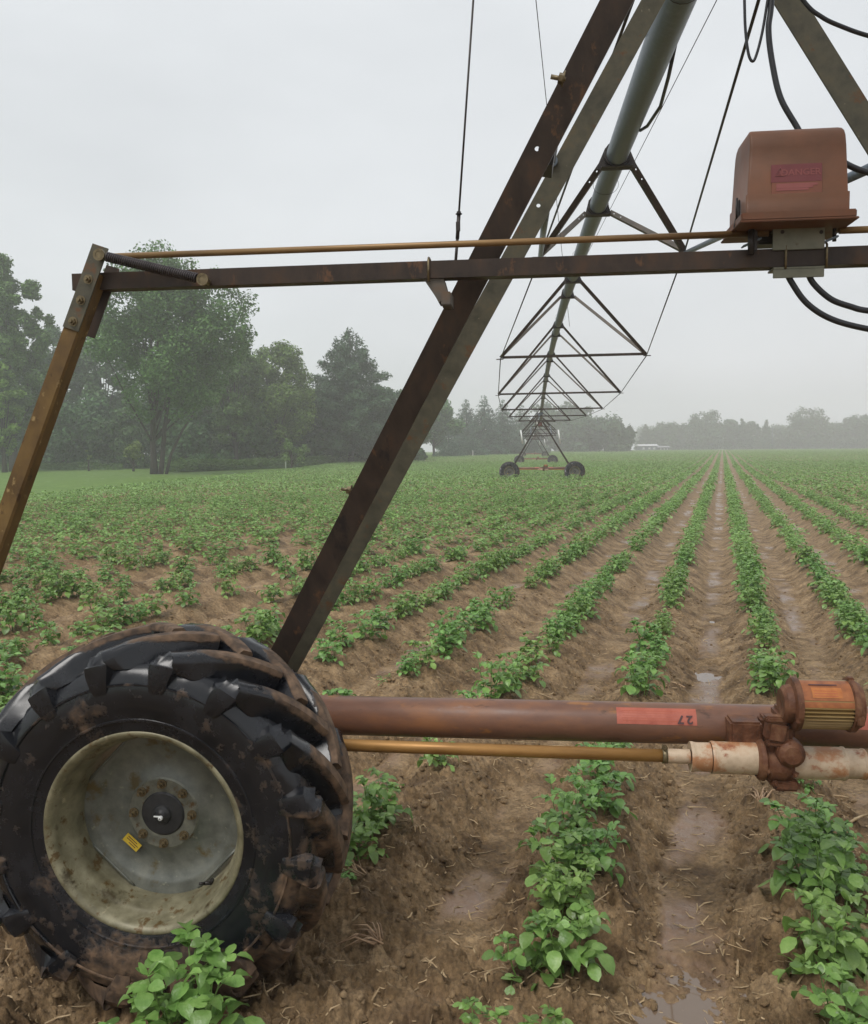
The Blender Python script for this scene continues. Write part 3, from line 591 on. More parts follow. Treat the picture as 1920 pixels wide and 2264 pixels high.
def text_mesh(name, body, size, m, parent, loc, rot, ext=.0006, xs=1, bold=0):
    cu = bpy.data.curves.new('t', 'FONT'); cu.body = body; cu.size = size; cu.align_x = 'CENTER'; cu.align_y = 'CENTER'; cu.extrude = ext; cu.offset = bold
    t = bpy.data.objects.new('t', cu); COL.objects.link(t); dg = bpy.context.evaluated_depsgraph_get(); me = bpy.data.meshes.new_from_object(t.evaluated_get(dg)); bpy.data.objects.remove(t)
    me.materials.clear(); me.materials.append(m); o = bpy.data.objects.new(name, me); COL.objects.link(o); o.parent = parent
    o.location = Vector(loc) - Vector(OFF); o.rotation_euler = rot; o.scale = (xs, 1, 1); return o
# ---- wheel
WB0, WR, RIML = 2.44, .642, .335           # plane of the outer rim lip, tyre radius, lip radius
def wheel(root, ca, cz, near=True, spin=0.0):
    wh = empty('wheel'); wh.parent = root; C = Vector((ca, WB0 + .19, cz)); wh.location = C - Vector(OFF)
    ax = BX; ref = (1, 0, 0)
    # carcass; offsets along the axis, 0 = middle of the tyre
    mb = MB(); prof = []
    side = [(.318, -.185), (.335, -.195), (.36, -.198), (.41, -.212), (.455, -.218), (.50, -.212), (.535, -.198), (.552, -.175), (.56, -.14), (.566, -.08), (.568, 0)]
    prof = side + [(r, -o) for r, o in side[:-1][::-1]]
    mb.lathe(prof, (0, 0, 0), ax, 96, 0, True, sharp=False, ref=ref)
    # raised ring and bar marks on the side wall
    mb.lathe([(.372, -.2015), (.374, -.2065), (.38, -.2065), (.382, -.2035)], (0, 0, 0), ax, 96, 0, True, ref=ref)
    mb.lathe([(.49, -.2155), (.492, -.2195), (.497, -.2195), (.499, -.214)], (0, 0, 0), ax, 96, 0, True, ref=ref)
    NL = 16; pitch = 2 * PI / NL
    def crown(y): y = min(abs(y), .185) / .185; return WR - .004 - .034 * y ** 2.4
    for sd in (-1, 1):
        for k in range(NL):
            ph0 = spin + k * pitch + (pitch / 2 if sd > 0 else 0); vs = []; S = 12
            for i in range(S + 1):
                t = i / S
                y = (-.018 + .213 * t) * sd; ph = ph0 + .5 * t ** 1.15 - .03
                wv = .024 + .010 * t ** 1.5 + (.006 if i == S else 0)               # half width
                dy = .213; dph = .5 * 1.15 * max(t, .05) ** .15 * .6; n = math.hypot(dy, dph); ny, nph = -dph / n, dy / n   # across the lug
                rt = crown(y); rb = .54 if t > .55 else .56
                for (sg, rr_, flare) in ((-1, rb, 1.7), (-1, rt - .028, 1.12), (-1, rt - .008, .96), (-1, rt, .66), (1, rt, .66), (1, rt - .008, .96), (1, rt - .028, 1.12), (1, rb, 1.7)):
                    yy = y + sd * ny * wv * sg * flare; pp = ph + nph * wv * sg * flare / .6
                    if rr_ == rb: yy = max(min(yy, .2), -.2)
                    vs.append((math.cos(pp) * rr_, yy, math.sin(pp) * rr_))
            fs = []
            for i in range(S):
                for j in range(7): fs.append((i * 8 + j, i * 8 + j + 1, i * 8 + 9 + j, i * 8 + 8 + j))
            fs.append(tuple(range(8)))
            # the heel of the lug, running down the shoulder to the side wall
            b = S * 8; n0 = len(vs); phs = ph; edge = [vs[b + q] for q in range(8)]
            secs = [(rt - .012, .205, 1.0, .0), (rt - .035, .2175, 1.08, .012), (.565, .2235, 1.12, .024), (.54, .226, 1.1, .032), (.515, .226, 1.0, .038), (.49, .2245, .9, .043), (.47, .2185, .75, .046)]
            for (rr_, yo, wf, dp_) in secs:
                for q in range(8):
                    u = -1 + 2 * q / 7; pp = phs + dp_ + u * (wv * 1.25 * wf) / .58; yy_ = yo - (.012 if q in (0, 7) else .003 if q in (1, 6) else 0) - (.02 if q in (0, 7) else 0); vs.append((math.cos(pp) * rr_, sd * yy_, math.sin(pp) * rr_))
            for i in range(len(secs)):
                lo = b if i == 0 else n0 + (i - 1) * 8; hi_ = n0 + i * 8
                for j in range(7): fs.append((lo + j, lo + j + 1, hi_ + j + 1, hi_ + j))
            mb.add(vs, fs, 0, True)
    ty = mb.build('tyre', M['tyre'], wh, fix=True)
    ty.data.set_sharp_from_angle(angle=R(42))
    co = np.array([v.co[:] for v in ty.data.vertices]); r = np.hypot(co[:, 0], co[:, 2])
    mud = np.clip((r - .612) / .02, 0, 1) * .58 + np.clip((-.3 - co[:, 2]) / .3, 0, 1) * .42 + np.where(r < .5, .17, 0) + .2 + np.clip((co[:, 0] - .1) / .3, 0, 1) * np.clip((.35 - co[:, 2]) / .3, 0, 1) * np.clip((r - .47) / .05, 0, 1) * .26 + np.clip((r - .56) / .03, 0, 1) * np.clip(co[:, 2] / .3, 0, 1) * .1
    a = ty.data.attributes.new('mud', 'FLOAT', 'POINT'); a.data.foreach_set('value', mud.astype(np.float32))
    # rim
    mb = MB(); o0 = -.19
    mb.lathe([(.322, o0 + .012), (.337, o0 + .004), (.339, o0 - .004), (.333, o0 - .009), (.324, o0 - .006), (.314, o0 + .004), (.309, o0 + .022), (.306, o0 + .05), (.297, o0 + .062), (.289, o0 + .078), (.284, o0 + .1), (.281, o0 + .15),
              (.281, .1), (.286, .13), (.303, .145), (.309, .17), (.337, .19), (.322, .186)], (0, 0, 0), ax, 96, 0, True, sharp=False, ref=ref)
    mb.lathe([(.322, .186), (.3, .1), (.295, -.1), (.322, -.18)], (0, 0, 0), ax, 64, 0, True, ref=ref)
    rim = mb.build('rim', M['rimin'], wh)
    # disc with four chords cut away
    mb = MB(); n = 128; dy = o0 + .155
    def outline(rad, cut):
        P = []
        for j in range(n):
            an = 2 * PI * j / n; rr_ = rad
            for q in range(4):
                aq = R(136) + q * PI / 2; dlt = (an - aq + PI) % (2 * PI) - PI
                if abs(dlt) < PI / 2: rr_ = min(rr_, cut / max(math.cos(dlt), .2))
            P.append((math.cos(an) * rr_, math.sin(an) * rr_))
        return P
    rings = [(.001, 0, .0), (.09, 0, .0), (.125, 0, .0), (.132, 0, .006), (.185, 0, .012), (.232, 0, .006), (.238, 0, .0), (.25, 1, -.003), (.2815, 1, -.006)]
    vs = []; fs = []
    for (rad, isc, ofs) in rings:
        for (x, z) in outline(rad, min(rad, .262) if not isc else (.252 if rad < .26 else .263)): vs.append((x, dy + ofs, z))
    for i in range(len(rings) - 1):
        for j in range(n): fs.append((i * n + j, i * n + (j + 1) % n, (i + 1) * n + (j + 1) % n, (i + 1) * n + j))
    mb.add(vs, fs, 0, True)
    for q in range(4):   # rolled edge of each cut
        aq = R(136) + q * PI / 2; hd = Vector((math.cos(aq), 0, math.sin(aq))); tn = Vector((-math.sin(aq), 0, math.cos(aq)))
        mb.tube([hd * .262 + tn * s_ + Vector((0, dy - .006, 0)) for s_ in (-.1, -.05, 0, .05, .1)], .005, 6)
    disc = mb.build('wheel_disc', M['disc'], wh)
    for q in range(8):
        an = R(90 + 45 * q); mb = MB(); mb.hexnut((0, 0, 0), -BX, .0115, .015); nn = mb.build('lug_nut', M['bolt'], disc); nn.location = (math.cos(an) * .103, dy - .0035, math.sin(an) * .103)
    mb = MB(); mb.lathe([(.0001, .03), (.012, .03), (.02, .022), (.03, .018), (.034, .012), (.07, .009), (.0755, .004), (.0755, -.01)], (0, dy, 0), -BX, 40, 0, True, ref=ref)
    mb.lathe([(.09, .0), (.09, .14), (.16, .145), (.16, .3), (.06, .32)], (0, dy + .012, 0), BX, 32, 0, True, ref=ref)
    hub = mb.build('hub', M['hubcap'], wh)
    mb = MB(); mb.lathe([(.07, .002), (.084, .0035), (.12, .0035), (.126, .0)], (0, dy, 0), -BX, 64, 0, True, ref=ref); mb.build('bolt_ring', M['ringm'], disc)
    if near:
        mb = MB(); mb.lathe([(.0001, .0), (.008, 0), (.007, .008), (.003, .01)], (.004, dy - .03, -.004), -BX, 10); mb.box((-.010, dy - .032, .001), (.02, .003, .004)); mb.build('grease_cap', M['white'], hub)
        d = Q(268, 1712, WB0 + .15) - C
        mb = MB(); mb.box((0, 0, 0), (.064, .0012, .032), 0); st = mb.build('sticker', M['sticker_yellow'], disc); st.location = (d.x, dy - .003, d.z); st.rotation_euler = (0, R(42), 0)
        mb = MB()
        for q, ln in enumerate((.04, .05, .03)): mb.box((-.004 + .005 * q, -.0012, .009 - .008 * q), (ln, .0008, .0022))
        tx = mb.build('printed_lines', M['ink_dark'], st)
        mb = MB(); p = Q(428, 1794, WB0 + .1) - C
        mb.tube([p + Vector((-.006, .03, -.004)), p, p + Vector((-.016, -.012, .004))], .0065, 8); mb.tube([p + Vector((-.016, -.012, .004)), p + Vector((-.032, -.02, .007))], .0045, 8); mb.build('valve_stem', M['black_metal'], wh)
        nutq = Vector((.045, dy, -.088)); mb = MB(); mb.lathe([(.0001, .003), (.009, .003), (.009, 0)], nutq, -BX, 12); mb.build('plug', M['black_metal'], disc)
    return wh
# ---- tower
PIPE = [(-9, 3.2), (2.9, 3.76), (27.9, 4.9), (52.7, 3.76)]
def pz(b): 
    t = (b - 27.8) / 24.9; return 4.9 - 1.14 * t * t
PA = -.05
AX = 3.1                                        # plane of the base beam
def make_tower():
    T = mroot('irrigation_tower')
    wheel(T, -1.965, .583, True, .12); 
    w2 = [c for c in T.children if c.name.startswith('wheel')][0]
    w3 = copy_tree(w2, T); w3.location = Vector((2.02, WB0 + .19, .583)) - Vector(OFF)
    for ch in list(w3.children):
        if ch.name.startswith('tyre'): ch.rotation_euler = (0, .09, 0)
    for ca in (-1.965, 2.02):                 # wheel gearboxes behind the discs
        mb = MB(); mb.lathe([(.0001, .0), (.11, .0), (.13, .02), (.13, .12), (.1, .15), (.0001, .15)], (ca, 2.76, .575), BX, 24, 0)
        mb.box((ca + .02, 2.93, .66), (.15, .1, .2), 0, .015); mb.box((ca, 3.02, .72), (.26, .05, .26), 0, .01); mb.build('wheel_gearbox', M['casting'], T, OFF, fix=True)
    mb = MB(); mb.tube([(-1.98, AX, .775), (-.7, AX, .779), (.6, AX, .783), (2.05, AX, .785)], .075, 40)
    beam = mb.build('base_beam', M['beam'], T, OFF)
    # stickers lie on the round beam
    def beam_patch(name, a0, a1, t0, t1, m, par, rr_, nseg=8):
        vs = []; fs = []
        for i in range(nseg + 1):
            t = R(t0 + (t1 - t0) * i / nseg)
            for a in (a0, a1):
                zc = .779 + .004 * (a + .7) / 2.7; vs.append((a, AX - math.cos(t) * rr_, zc + math.sin(t) * rr_))
        for i in range(nseg): fs.append((i * 2, i * 2 + 1, i * 2 + 3, i * 2 + 2))
        k = MB(); k.add(vs, fs, 0, True); return k.build(name, m, par, OFF)
    s0 = Q(1254, 1440, AX - .07).x; s1 = Q(1417, 1440, AX - .07).x
    st = beam_patch('sticker', s0, s1, 13, 62, M['sticker_red'], beam, .0765)
    st['label'] = 'faded red warning sticker on the base beam'
    for q in range(5): beam_patch('printed_lines', s0 + .02, s1 - .07 - .012 * (q % 2), 22 + q * 7, 23.6 + q * 7, M['ink_rust'], st, .0769, 1)
    for ch, px in (('2', 1402), ('7', 1384)):
        a = Q(px, 1444, AX - .07); t = R(28)
        tm_ = text_mesh('printed_number', ch, .042, M['ink_dark'], st, (a.x, AX - math.cos(t) * .0785, .781 + math.sin(t) * .0785), (R(90) - t * .6, PI, 0), .0004, 1.1, .0012)
        tm_.rotation_euler = (R(90 - 28), R(180), 0) if ch == '7' else (R(90 - 28), R(180), R(0))
        tm_.rotation_euler = (Matrix.Rotation(-t, 3, 'X') @ Matrix.Rotation(PI, 3, 'Y') @ Matrix.Rotation(R(90), 3, 'X')).to_euler()
    s2 = Q(1742, 1440, AX - .07).x; st2 = beam_patch('sticker', s2, s2 + .26, 13, 62, M['sticker_red'], beam, .0765); st2['label'] = 'faded red sticker on the beam right of the motor'
    # drive shaft
    BS = 2.94; zl = lambda x, y, b=BS: Q(x, y, b)
    a0 = zl(1348, 1516).x; zs = .712
    mb = MB(); mb.tube([(-1.9, BS, zs + .004), (a0, BS, zs)], .0225, 20); shaft = mb.build('drive_shaft', M['gold'], T, OFF)
    mb = MB(); aR = zl(1757, 1530).x
    mb.tube([(aR, BS, zs - .008), (1.96, BS, zs - .01)], .0225, 16); mb.build('drive_shaft', M['gold'], T, OFF)
    mb = MB(); mb.tube([(a0 - .004, BS, zs), (a0 + .014, BS, zs)], .027, 20); mb.box((a0 + .004, BS, zs + .032), (.014, .02, .02), 0, .002); mb.hexnut((a0 + .004, BS - .012, zs + .032), -BX, .007, .006); mb.build('hose_clamp', M['bolt'], T, OFF)
    # gear motor
    G = empty('gear_motor'); G.parent = T
    def A_(x): return zl(x, 1520).x
    mb = MB(); mb.lathe([(.0001, 0), (.0255, 0), (.0255, A_(1402) - a0 - .014)], (a0 + .014, BS, zs), (1, 0, 0), 24); mb.build('shaft_sleeve', M['pvc'], G, OFF)
    for (x0, x1, r0, r1) in ((1402, 1443, .0525, .0505), (1444, 1545, .056, .0555), (1605, 1716, .056, .0575), (1717, 1757, .0505, .053)):
        mb = MB(); s_, e_ = A_(x0), A_(x1); r_out = r0 if x0 < 1600 else r1
        if x0 < 1600: pf = [(.024, .004), (r0 - .005, .002), (r0, 0), (r0 + .001, .008), (r1, .02), (r1, e_ - s_)]
        else: pf = [(r0, 0), (r0, e_ - s_ - .012), (r1 + .001, e_ - s_ - .006), (r1, e_ - s_), (r1 - .006, e_ - s_ + .002), (.024, e_ - s_)]
        mb.lathe(pf, (s_, BS, zs - (.0 if x0 < 1600 else .008)), (1, 0, 0), 48, 0, True); mb.build('shaft_cover', M['pvc'], G, OFF)
    gx = (A_(1545) + A_(1612)) / 2; mb = MB()
    mb.lathe([(.0001, -.045), (.062, -.045), (.07, -.035), (.074, -.01), (.074, .012), (.068, .03), (.06, .042), (.0001, .042)], (gx + .004, BS, zs - .008), (1, 0, 0), 36, 0, True)
    mb.lathe([(.056, -.078), (.07, -.066), (.0715, -.052), (.062, -.044)], (gx + .004, BS, zs - .004), (1, 0, 0), 36)
    mb.box((gx - .006, BS - .03, zs - .03), (.05, .05, .12), 0, .012)
    mb.box((gx + .0, BS - .028, zs + .085), (.075, .085, .12), 0, .018)
    mb.box((gx - .018, BS - .05, zs + .12), (.07, .06, .075), 0, .01, Matrix.Rotation(R(8), 3, 'Y'))
    mb.box((gx - .02, BS - .06, zs + .165), (.09, .04, .022), 0, .006); mb.box((gx - .02, BS - .06, zs + .078), (.06, .03, .02), 0, .006)
    mb.box((gx + .02, BS - .01, zs + .17), (.07, .1, .04), 0, .012)
    mb.lathe([(.0001, .07), (.03, .068), (.045, .055), (.05, .03), (.05, 0)], (gx + .028, BS - .025, zs + .045), -BX, 24)
    mb.box((gx + .02, BS - .03, zs - .075), (.09, .07, .035), 0, .01)
    for dx, dz in ((-.05, .08), (-.05, .165), (.02, .085), (-.045, -.02), (.045, -.03), (-.02, -.065), (.055, .06)): mb.hexnut((gx + dx, BS - .07 if dz > .05 else BS - .06, zs + dz), -BX, .008, .008)
    for k in range(6):
        an = R(20 + 60 * k); mb.hexnut((gx + .046, BS + math.cos(an) * .06, zs - .008 + math.sin(an) * .06), (1, 0, 0), .007, .007)
    mb.build('gearbox', M['casting'], G, OFF, fix=True)
    mb = MB(); mb.box((gx - .1, BS + .06, zs + .075), (.11, .1, .1), 0, .008); mb.box((gx + .02, BS + .1, zs + .05), (.12, .1, .16), 0, .01)
    mb.build('mounting_bracket', M['casting'], G, OFF, fix=True)
    mc = Q(1668, 1432, BS - .06); m0 = Q(1600, 1432, BS - .06).x; m1 = Q(1738, 1432, BS - .06).x; MRr = .083; mcx = (m0 + m1) / 2; mz = mc.z + .002; mby = BS - .06
    mb = MB(); mb.lathe([(.0001, 0), (.05, 0), (.062, .01), (.066, .03), (MRr + .004, .034), (MRr + .008, .04), (MRr + .008, .052), (MRr, .054)], (m0 - .022, mby, mz), (1, 0, 0), 48)
    mb.box((m0 + .018, mby - MRr * .9, mz - .035), (.02, .014, .02), 0, .003); mb.build('motor_end_cap', M['casting'], G, OFF); mb = MB()
    mb.lathe([(MRr, -.006), (MRr + .008, -.002), (MRr + .008, .012), (MRr + .002, .016), (MRr - .008, .034), (.05, .043), (.0001, .045)], (m1 - .024, mby, mz), (1, 0, 0), 48)
    mb.box((m1 - .02, mby, mz + MRr + .008), (.022, .024, .012), 0, .003); mb.box((m1 - .012, mby - MRr - .004, mz - .03), (.022, .014, .03), 0, .003)
    mb.build('motor_end_cap', M['casting'], G, OFF)
    nf = 38; prof = []; vs = []; fs = []
    for j in range(nf * 2):
        an = 2 * PI * j / (nf * 2); deg = math.degrees(an)
        finned = not (95 < deg < 190 + 0)      # upper front is the smooth plate
        rr_ = MRr - (.011 if (finned and j % 2) else 0)
        # angle 0 = +z here, growing towards the viewer
        for a in (m0 + .03, m1 - .03): vs.append((a, mby - math.sin(an) * rr_, mz - math.cos(an) * rr_))
    k = nf * 2
    for j in range(k): fs.append((j * 2, j * 2 + 1, ((j + 1) % k) * 2 + 1, ((j + 1) % k) * 2))
    mb = MB(); mb.add(vs, fs); mb.build('motor_housing', M['fins'], G, OFF)
    def mot_patch(name, x0, x1, t0, t1, m, par, rr_):
        vs = []; fs = []
        for i in range(13):
            t = R(t0 + (t1 - t0) * i / 12)
            for a in (x0, x1): vs.append((a, mby - math.cos(t) * rr_, mz + math.sin(t) * rr_))
        for i in range(12): fs.append((i * 2, i * 2 + 1, i * 2 + 3, i * 2 + 2))
        q = MB(); q.add(vs, fs, 0, True); return q.build(name, m, par, OFF)
    pl = mot_patch('name_plate', m0 + .031, m1 - .031, 24, 84, M['plate'], G, MRr + .0018)
    mot_patch('name_plate', m0 + .031, m1 - .031, 8, 21, M['plate'], G, MRr + .001)
    mot_patch('printed_panel', m0 + .06, m1 - .065, 30, 56, mat('orange_panel', [(.3, (.36, .11, .022)), (.7, (.48, .17, .04))], 30, .4, .0), pl, MRr + .003)
    for q in range(3): mot_patch('printed_lines', m0 + .066, m1 - .08, 34 + q * 6, 35.2 + q * 6, M['ink_rust'], pl, MRr + .0036)
    mot_patch('printed_lines', m0 + .055, m1 - .075, 62, 66, M['ink_dark'], pl, MRr + .0036)
    # legs
    LB = [Vector((-1.86, AX - .02, .74)), Vector((1.9, AX - .02, .74))]
    fs_ = Q(578, 1345, AX - .02)
    def leg(base, a_top, b_top, flip, m, holes, hw=.1, da=0.):
        top = Vector((a_top, b_top, pz(b_top) - .05)); base = Vector(base); d = (top - base).normalized(); mb = MB()
        mb.sweep(L_prof(hw, .009, flip, .05), [base, base + d * 1.5, top], [Vector((0, 1, 0))] * 3)
        hs = []
        for y in holes:
            best = min((abs(yy_img(base + (top - base) * t) - y), t) for t in np.linspace(.1, .98, 400))[1]; hs.append((base + (top - base) * best + Vector((-.008, 0, .004)), (0, 1, 0), .0078))
        return punch(mb, 'leg', m, T, hs)
    def yy_img(p):
        q = np.array(OO + UU * p[0] + VV * p[1]) + np.array([0, 0, p[2]]) - CC; q = MC.T @ q; return (1132 - FPX * q[1] / -q[2]) / 1.0884
    dirL = lambda a_top, b_top: Vector((a_top, b_top, pz(b_top) - .05)) - fs_
    bl = fs_ + Vector((-.02, 0, 0)) - dirL(-.1, 2.1).normalized() * .27
    leg(bl + Vector((-.012, -.004, 0)), PA - .072, 2.15, 1, M['rust_dark'], (303,), .084)
    leg(bl + Vector((.042, .016, 0)), PA - .05, 3.12, 1, M['olive'], (418,), .076)
    br = Vector((-bl.x + .03, bl.y, bl.z))
    leg(br + Vector((.012, -.004, 0)), PA + .1, 2.15, -1, M['rust_dark'], (), .078)
    leg(br + Vector((-.038, .016, 0)), PA + .1, 3.3, -1, M['olive'], (), .094)
    for s_, b0 in ((-1, bl), (1, br)):
        mb = MB(); mb.box((b0.x - s_ * .0, AX - .085, b0.z + .02), (.2, .012, .2), 0, .003); mb.box((b0.x, AX, .87), (.24, .15, .012), 0, .002); mb.build('leg_foot_plate', M['rust_dark'], T, OFF)
    # brace from leg to leg under the pipe: the gusset plates and bolts seen on the left pair
    g1 = Q(1112, 312, 2.62); g2 = Q(1133, 262, 2.62)
    mb = MB()
    for i, (gp, h) in enumerate(((Q(1113, 303, 2.6), .13), (Q(1136, 268, 2.66), .15), (Q(1128, 292, 2.63), .12))):
        mb.box(gp, (.006 if i else .05, .12, h), 0, .001, Matrix.Rotation(R(10), 3, 'Y'))
    mb.build('gusset_plate', M['black_metal'], T, OFF)
    for (x, y, b, ax_) in ((1128, 157, 2.38, (-1, 0, .25)), (700, 994, 3.02, (-1, 0, .2))):
        mb = MB(); p = Q(x, y, b); a_ = Vector(ax_).normalized(); mb.tube([p - a_ * .03, p + a_ * .012], .0065, 10); mb.hexnut(p - a_ * .026, a_, .015, .016, 0, False); mb.build('bolt', M['bolt'], T, OFF)
    for (x, y) in ((622, 1210), (672, 1165), (735, 1000), (760, 960)):
        mb = MB(); p = Q(x, y, 3.0); mb.hexnut(p, -BX, .006, .004, 0, False); mb.build('bolt', M['bolt'], T, OFF)
    # ---- reversing linkage: horizontal bar, rod, hanging arm, spring
    HB = 2.5
    e0 = Q(155, 578, HB); e1 = Q(1764, 520, HB); e0.z = e1.z - .004
    mb = MB(); q = .0255
    mb.sweep([(-q, -q), (q, -q), (q, q), (-q, q)], [e0, (e0 + e1) / 2, e1 + Vector((1.45, 0, 0))], BX)
    # hollow end
    mb.build('cross_bar', M['rust_dark'], T, OFF)
    r0 = Q(225, 521, HB - .012); r1 = Q(1562, 473, HB - .012); mb = MB(); mb.tube([r0, (r0 + r1) / 2, r1], .0098, 16); mb.build('link_rod', M['bronze'], T, OFF)
    r2 = Q(1706, 468, HB - .012); mb = MB(); mb.tube([r2, r2 + Vector((1.5, 0, 0))], .0098, 16); mb.build('link_rod', M['bronze'], T, OFF)
    def arm(sx):
        t0 = Q(203, 508, HB - .04); t1 = Q(-17, 1118, HB - .16); d = (t1 - t0).normalized(); t1 = t1 + d * .15
        t0 = t0 - d * .0
        def mx_(p): return Vector((p.x if sx > 0 else -p.x + .02, p.y, p.z))
        s = Vector((-d.z, 0, d.x)).normalized()       # to the right of the arm
        A = empty('stop_arm'); A.parent = T
        mb = MB(); c = .026
        st_ = t0 + d * .17
        mb.sweep([(x * sx, y) for x, y in [(-c, 0), (c - .006, 0), (c, .006), (c, .05), (c - .005, .05), (c - .005, .006), (-c, .005)]][::sx], [mx_(st_ - d * .1), mx_(t0 + (t1 - t0) * .5), mx_(t1)], BX); mb.build('arm_bar', M['rust_ochre'], A, OFF, fix=True)
        mb = MB(); c = .0265; mb.sweep([(-c, -.006), (c, -.006), (c, -.001), (-c, -.001)], [mx_(t0 - d * .012), mx_(t0 + d * .1), mx_(t0 + d * .262)], BX); mb.build('splice_plate', M['olive'], A, OFF, fix=True)
        mb = MB(); k = mx_(t0); off_ = Vector((.02 * sx, .075, 0)); mb.sweep([(-.022, -.005), (.022, -.005), (.022, 0), (-.022, 0)], [k + off_ + d_(sx, d) * .04, k + off_ + d_(sx, d) * .275], BX); mb.build('splice_plate', M['rust_dark'], A, OFF, fix=True)
        for sl_ in (.098, .167, .237):
            mb = MB(); p = mx_(t0 + d * sl_); mb.hexnut(p + Vector((0, -.0055, 0)), -BX, .0105, .01); mb.build('bolt', M['bolt'], A, OFF)
        return A
    def d_(sx, d): return Vector((d.x * sx, d.y, d.z))
    arm(1); arm(-1)
    def spring(sx):
        p0 = Q(203, 518, HB - .065); p1 = Q(413, 568, HB - .065)
        if sx < 0: p0 = Vector((-p0.x + .02, p0.y, p0.z)); p1 = Vector((-p1.x + .02, p1.y, p1.z))
        S = empty('return_spring'); S.parent = T; d = (p1 - p0); Ls = d.length; d.normalize(); x = d.cross(BX).normalized(); y = x.cross(d); n = 44; rs = .0135
        pts = [p0 + d * (.022 + (Ls - .044) * i / (n * 10)) + (x * math.cos(2 * PI * i / 10) + y * math.sin(2 * PI * i / 10)) * rs for i in range(n * 10 + 1)]
        mb = MB(); mb.tube(pts, .0026, 5); mb.tube([p0 + d * .022, p1 - d * .022], .0102, 10, 0); mb.build('coil', M['spring'], S, OFF)
        for p in (p0, p1):
            mb = MB(); mb.lathe([(.0105, .0), (.0185, .0), (.0185, .009), (.0105, .009), (.0105, .0)], p, -BX, 24, 0); mb.lathe([(.0001, .008), (.0102, .008), (.0102, -.05)], p, -BX, 16, 0); mb.build('eye_bolt', M['bolt'], S, OFF)
    spring(1); spring(-1)
    # clip and bracket tying the bar to the leg
    p = Q(873, 555, HB); mb = MB(); u_ = .0295
    mb.tube([p + Vector((0, -u_, -.03)), p + Vector((0, -u_, .03)), p + Vector((0, -u_ * .6, .042)), p + Vector((0, u_ * .6, .042)), p + Vector((0, u_, .03)), p + Vector((0, u_, -.03))], .0038, 8); mb.build('u_bolt', M['bolt'], T, OFF)
    mb = MB(); c = Q(888, 590, HB + .02); k0 = Q(862, 568, HB - .0); k1 = Q(903, 568, HB); k2 = Q(912, 600, HB); k3 = Q(893, 617, HB); k4 = Q(885, 602, HB)
    P_ = [k0, k1, k2, k3, k4]; vs = [v + Vector((0, -.018, 0)) for v in P_] + [v + Vector((0, .05, 0)) for v in P_]
    mb.add(vs, [(0, 1, 2, 3, 4), (9, 8, 7, 6, 5)] + [(i, i + 5, (i + 1) % 5 + 5, (i + 1) % 5) for i in range(5)]); mb.box((k2 + k3) / 2 + Vector((.01, .0, -.004)), (.03, .09, .04), 0, .003); mb.build('leg_bracket', M['galv_dark'], T, OFF, fix=True)
    # tie rod with turnbuckle
    t0, t1, t2, t3 = Q(966, -60, HB + .06), Q(932.5, 435, HB + .06), Q(929.5, 485, HB + .06), Q(925, 545, HB + .06)
    mb = MB(); mb.tube([t0, t1], .0032, 8); mb.tube([t1, t2], .0058, 8); mb.tube([t2, t3], .0046, 8); mb.box((t1 + t2) / 2, (.013, .013, .03), 0, .002); mb.hexnut(t1, (0, 0, 1), .007, .008, 0, False); mb.build('tie_rod', M['wire'], T, OFF)
    # ---- control box
    X = empty('control_box'); X.parent = T; BF = 2.40
    f = lambda x, y, b=BF: Q(x, y, b)
    xl, xr = f(1515, 400).x, f(1730, 400).x; zt, zb = f(1620, 247).z, f(1620, 437).z; dp = .2
    # tapered cover with rounded top edges
    W0, W1 = (xr - xl) / 2 - .002, (xr - xl) / 2 - .014; cx = (xl + xr) / 2; vs = []; H_ = zt - zb; lev = [(0, W0, .0), (.24, W0, .0), (.2401, W0 - .004, .003), (.75, W1 + .002, .007), (.86, W1 + .001, .012), (.92, W1, .02), (.96, W1 - .002, .032), (.985, W1 - .006, .046), (.996, W1 - .012, .058), (1, W1 - .02, .07)]
    mb = MB(); n = 32
    for (t, hw, ins) in lev:
        for k in range(4):
            pass
    rings_ = []
    for (t, hw, ins) in lev:
        hd = dp / 2 - ins; rc = min(.006, hd * .5); ring = []
        for (sx, sy, a0_) in ((1, 1, 0), (-1, 1, 90), (-1, -1, 180), (1, -1, 270)):
            for q_ in range(5):
                an = R(a0_ + q_ * 22.5); ring.append((cx + sx * (hw - rc) + math.cos(an) * rc, BF + dp / 2 + sy * (hd - rc) + math.sin(an) * rc, zb + H_ * t))
        rings_.append(ring)
    vs = [v for r_ in rings_ for v in r_]; fs = []; K = 20
    for i in range(len(rings_) - 1):
        for j in range(K): fs.append((i * K + j, i * K + (j + 1) % K, (i + 1) * K + (j + 1) % K, (i + 1) * K + j))
    fs.append(tuple((len(rings_) - 1) * K + j for j in range(K)))
    mb.add(vs, fs, 0, True); cov = mb.build('cover', M['boxbrown'], X, OFF)
    for p_ in cov.data.polygons: p_.use_smooth = True
    mb = MB(); bx0, bx1 = f(1504, 450).x, f(1738, 440).x; mb.box(((bx0 + bx1) / 2, BF + dp / 2, zb - .002), (bx1 - bx0, dp + .03, .022), 0, .003); mb.box(((bx0 + bx1) / 2, BF + dp / 2, zb - .016), (bx1 - bx0 + .01, dp + .04, .006), 0, .002); mb.build('tray', M['boxbrown'], X, OFF)
    mb = MB(); mb.box((cx + .01, BF + dp * .72, zb - .034), (.2, .07, .03), 0, .006); mb.box((xl + .04, BF + .07, zb - .05), (.02, .02, .06), 0, .003); mb.tube([(xl + .032, BF + .06, zb - .02), (xl + .032, BF + .06, zb - .09)], .009, 10)
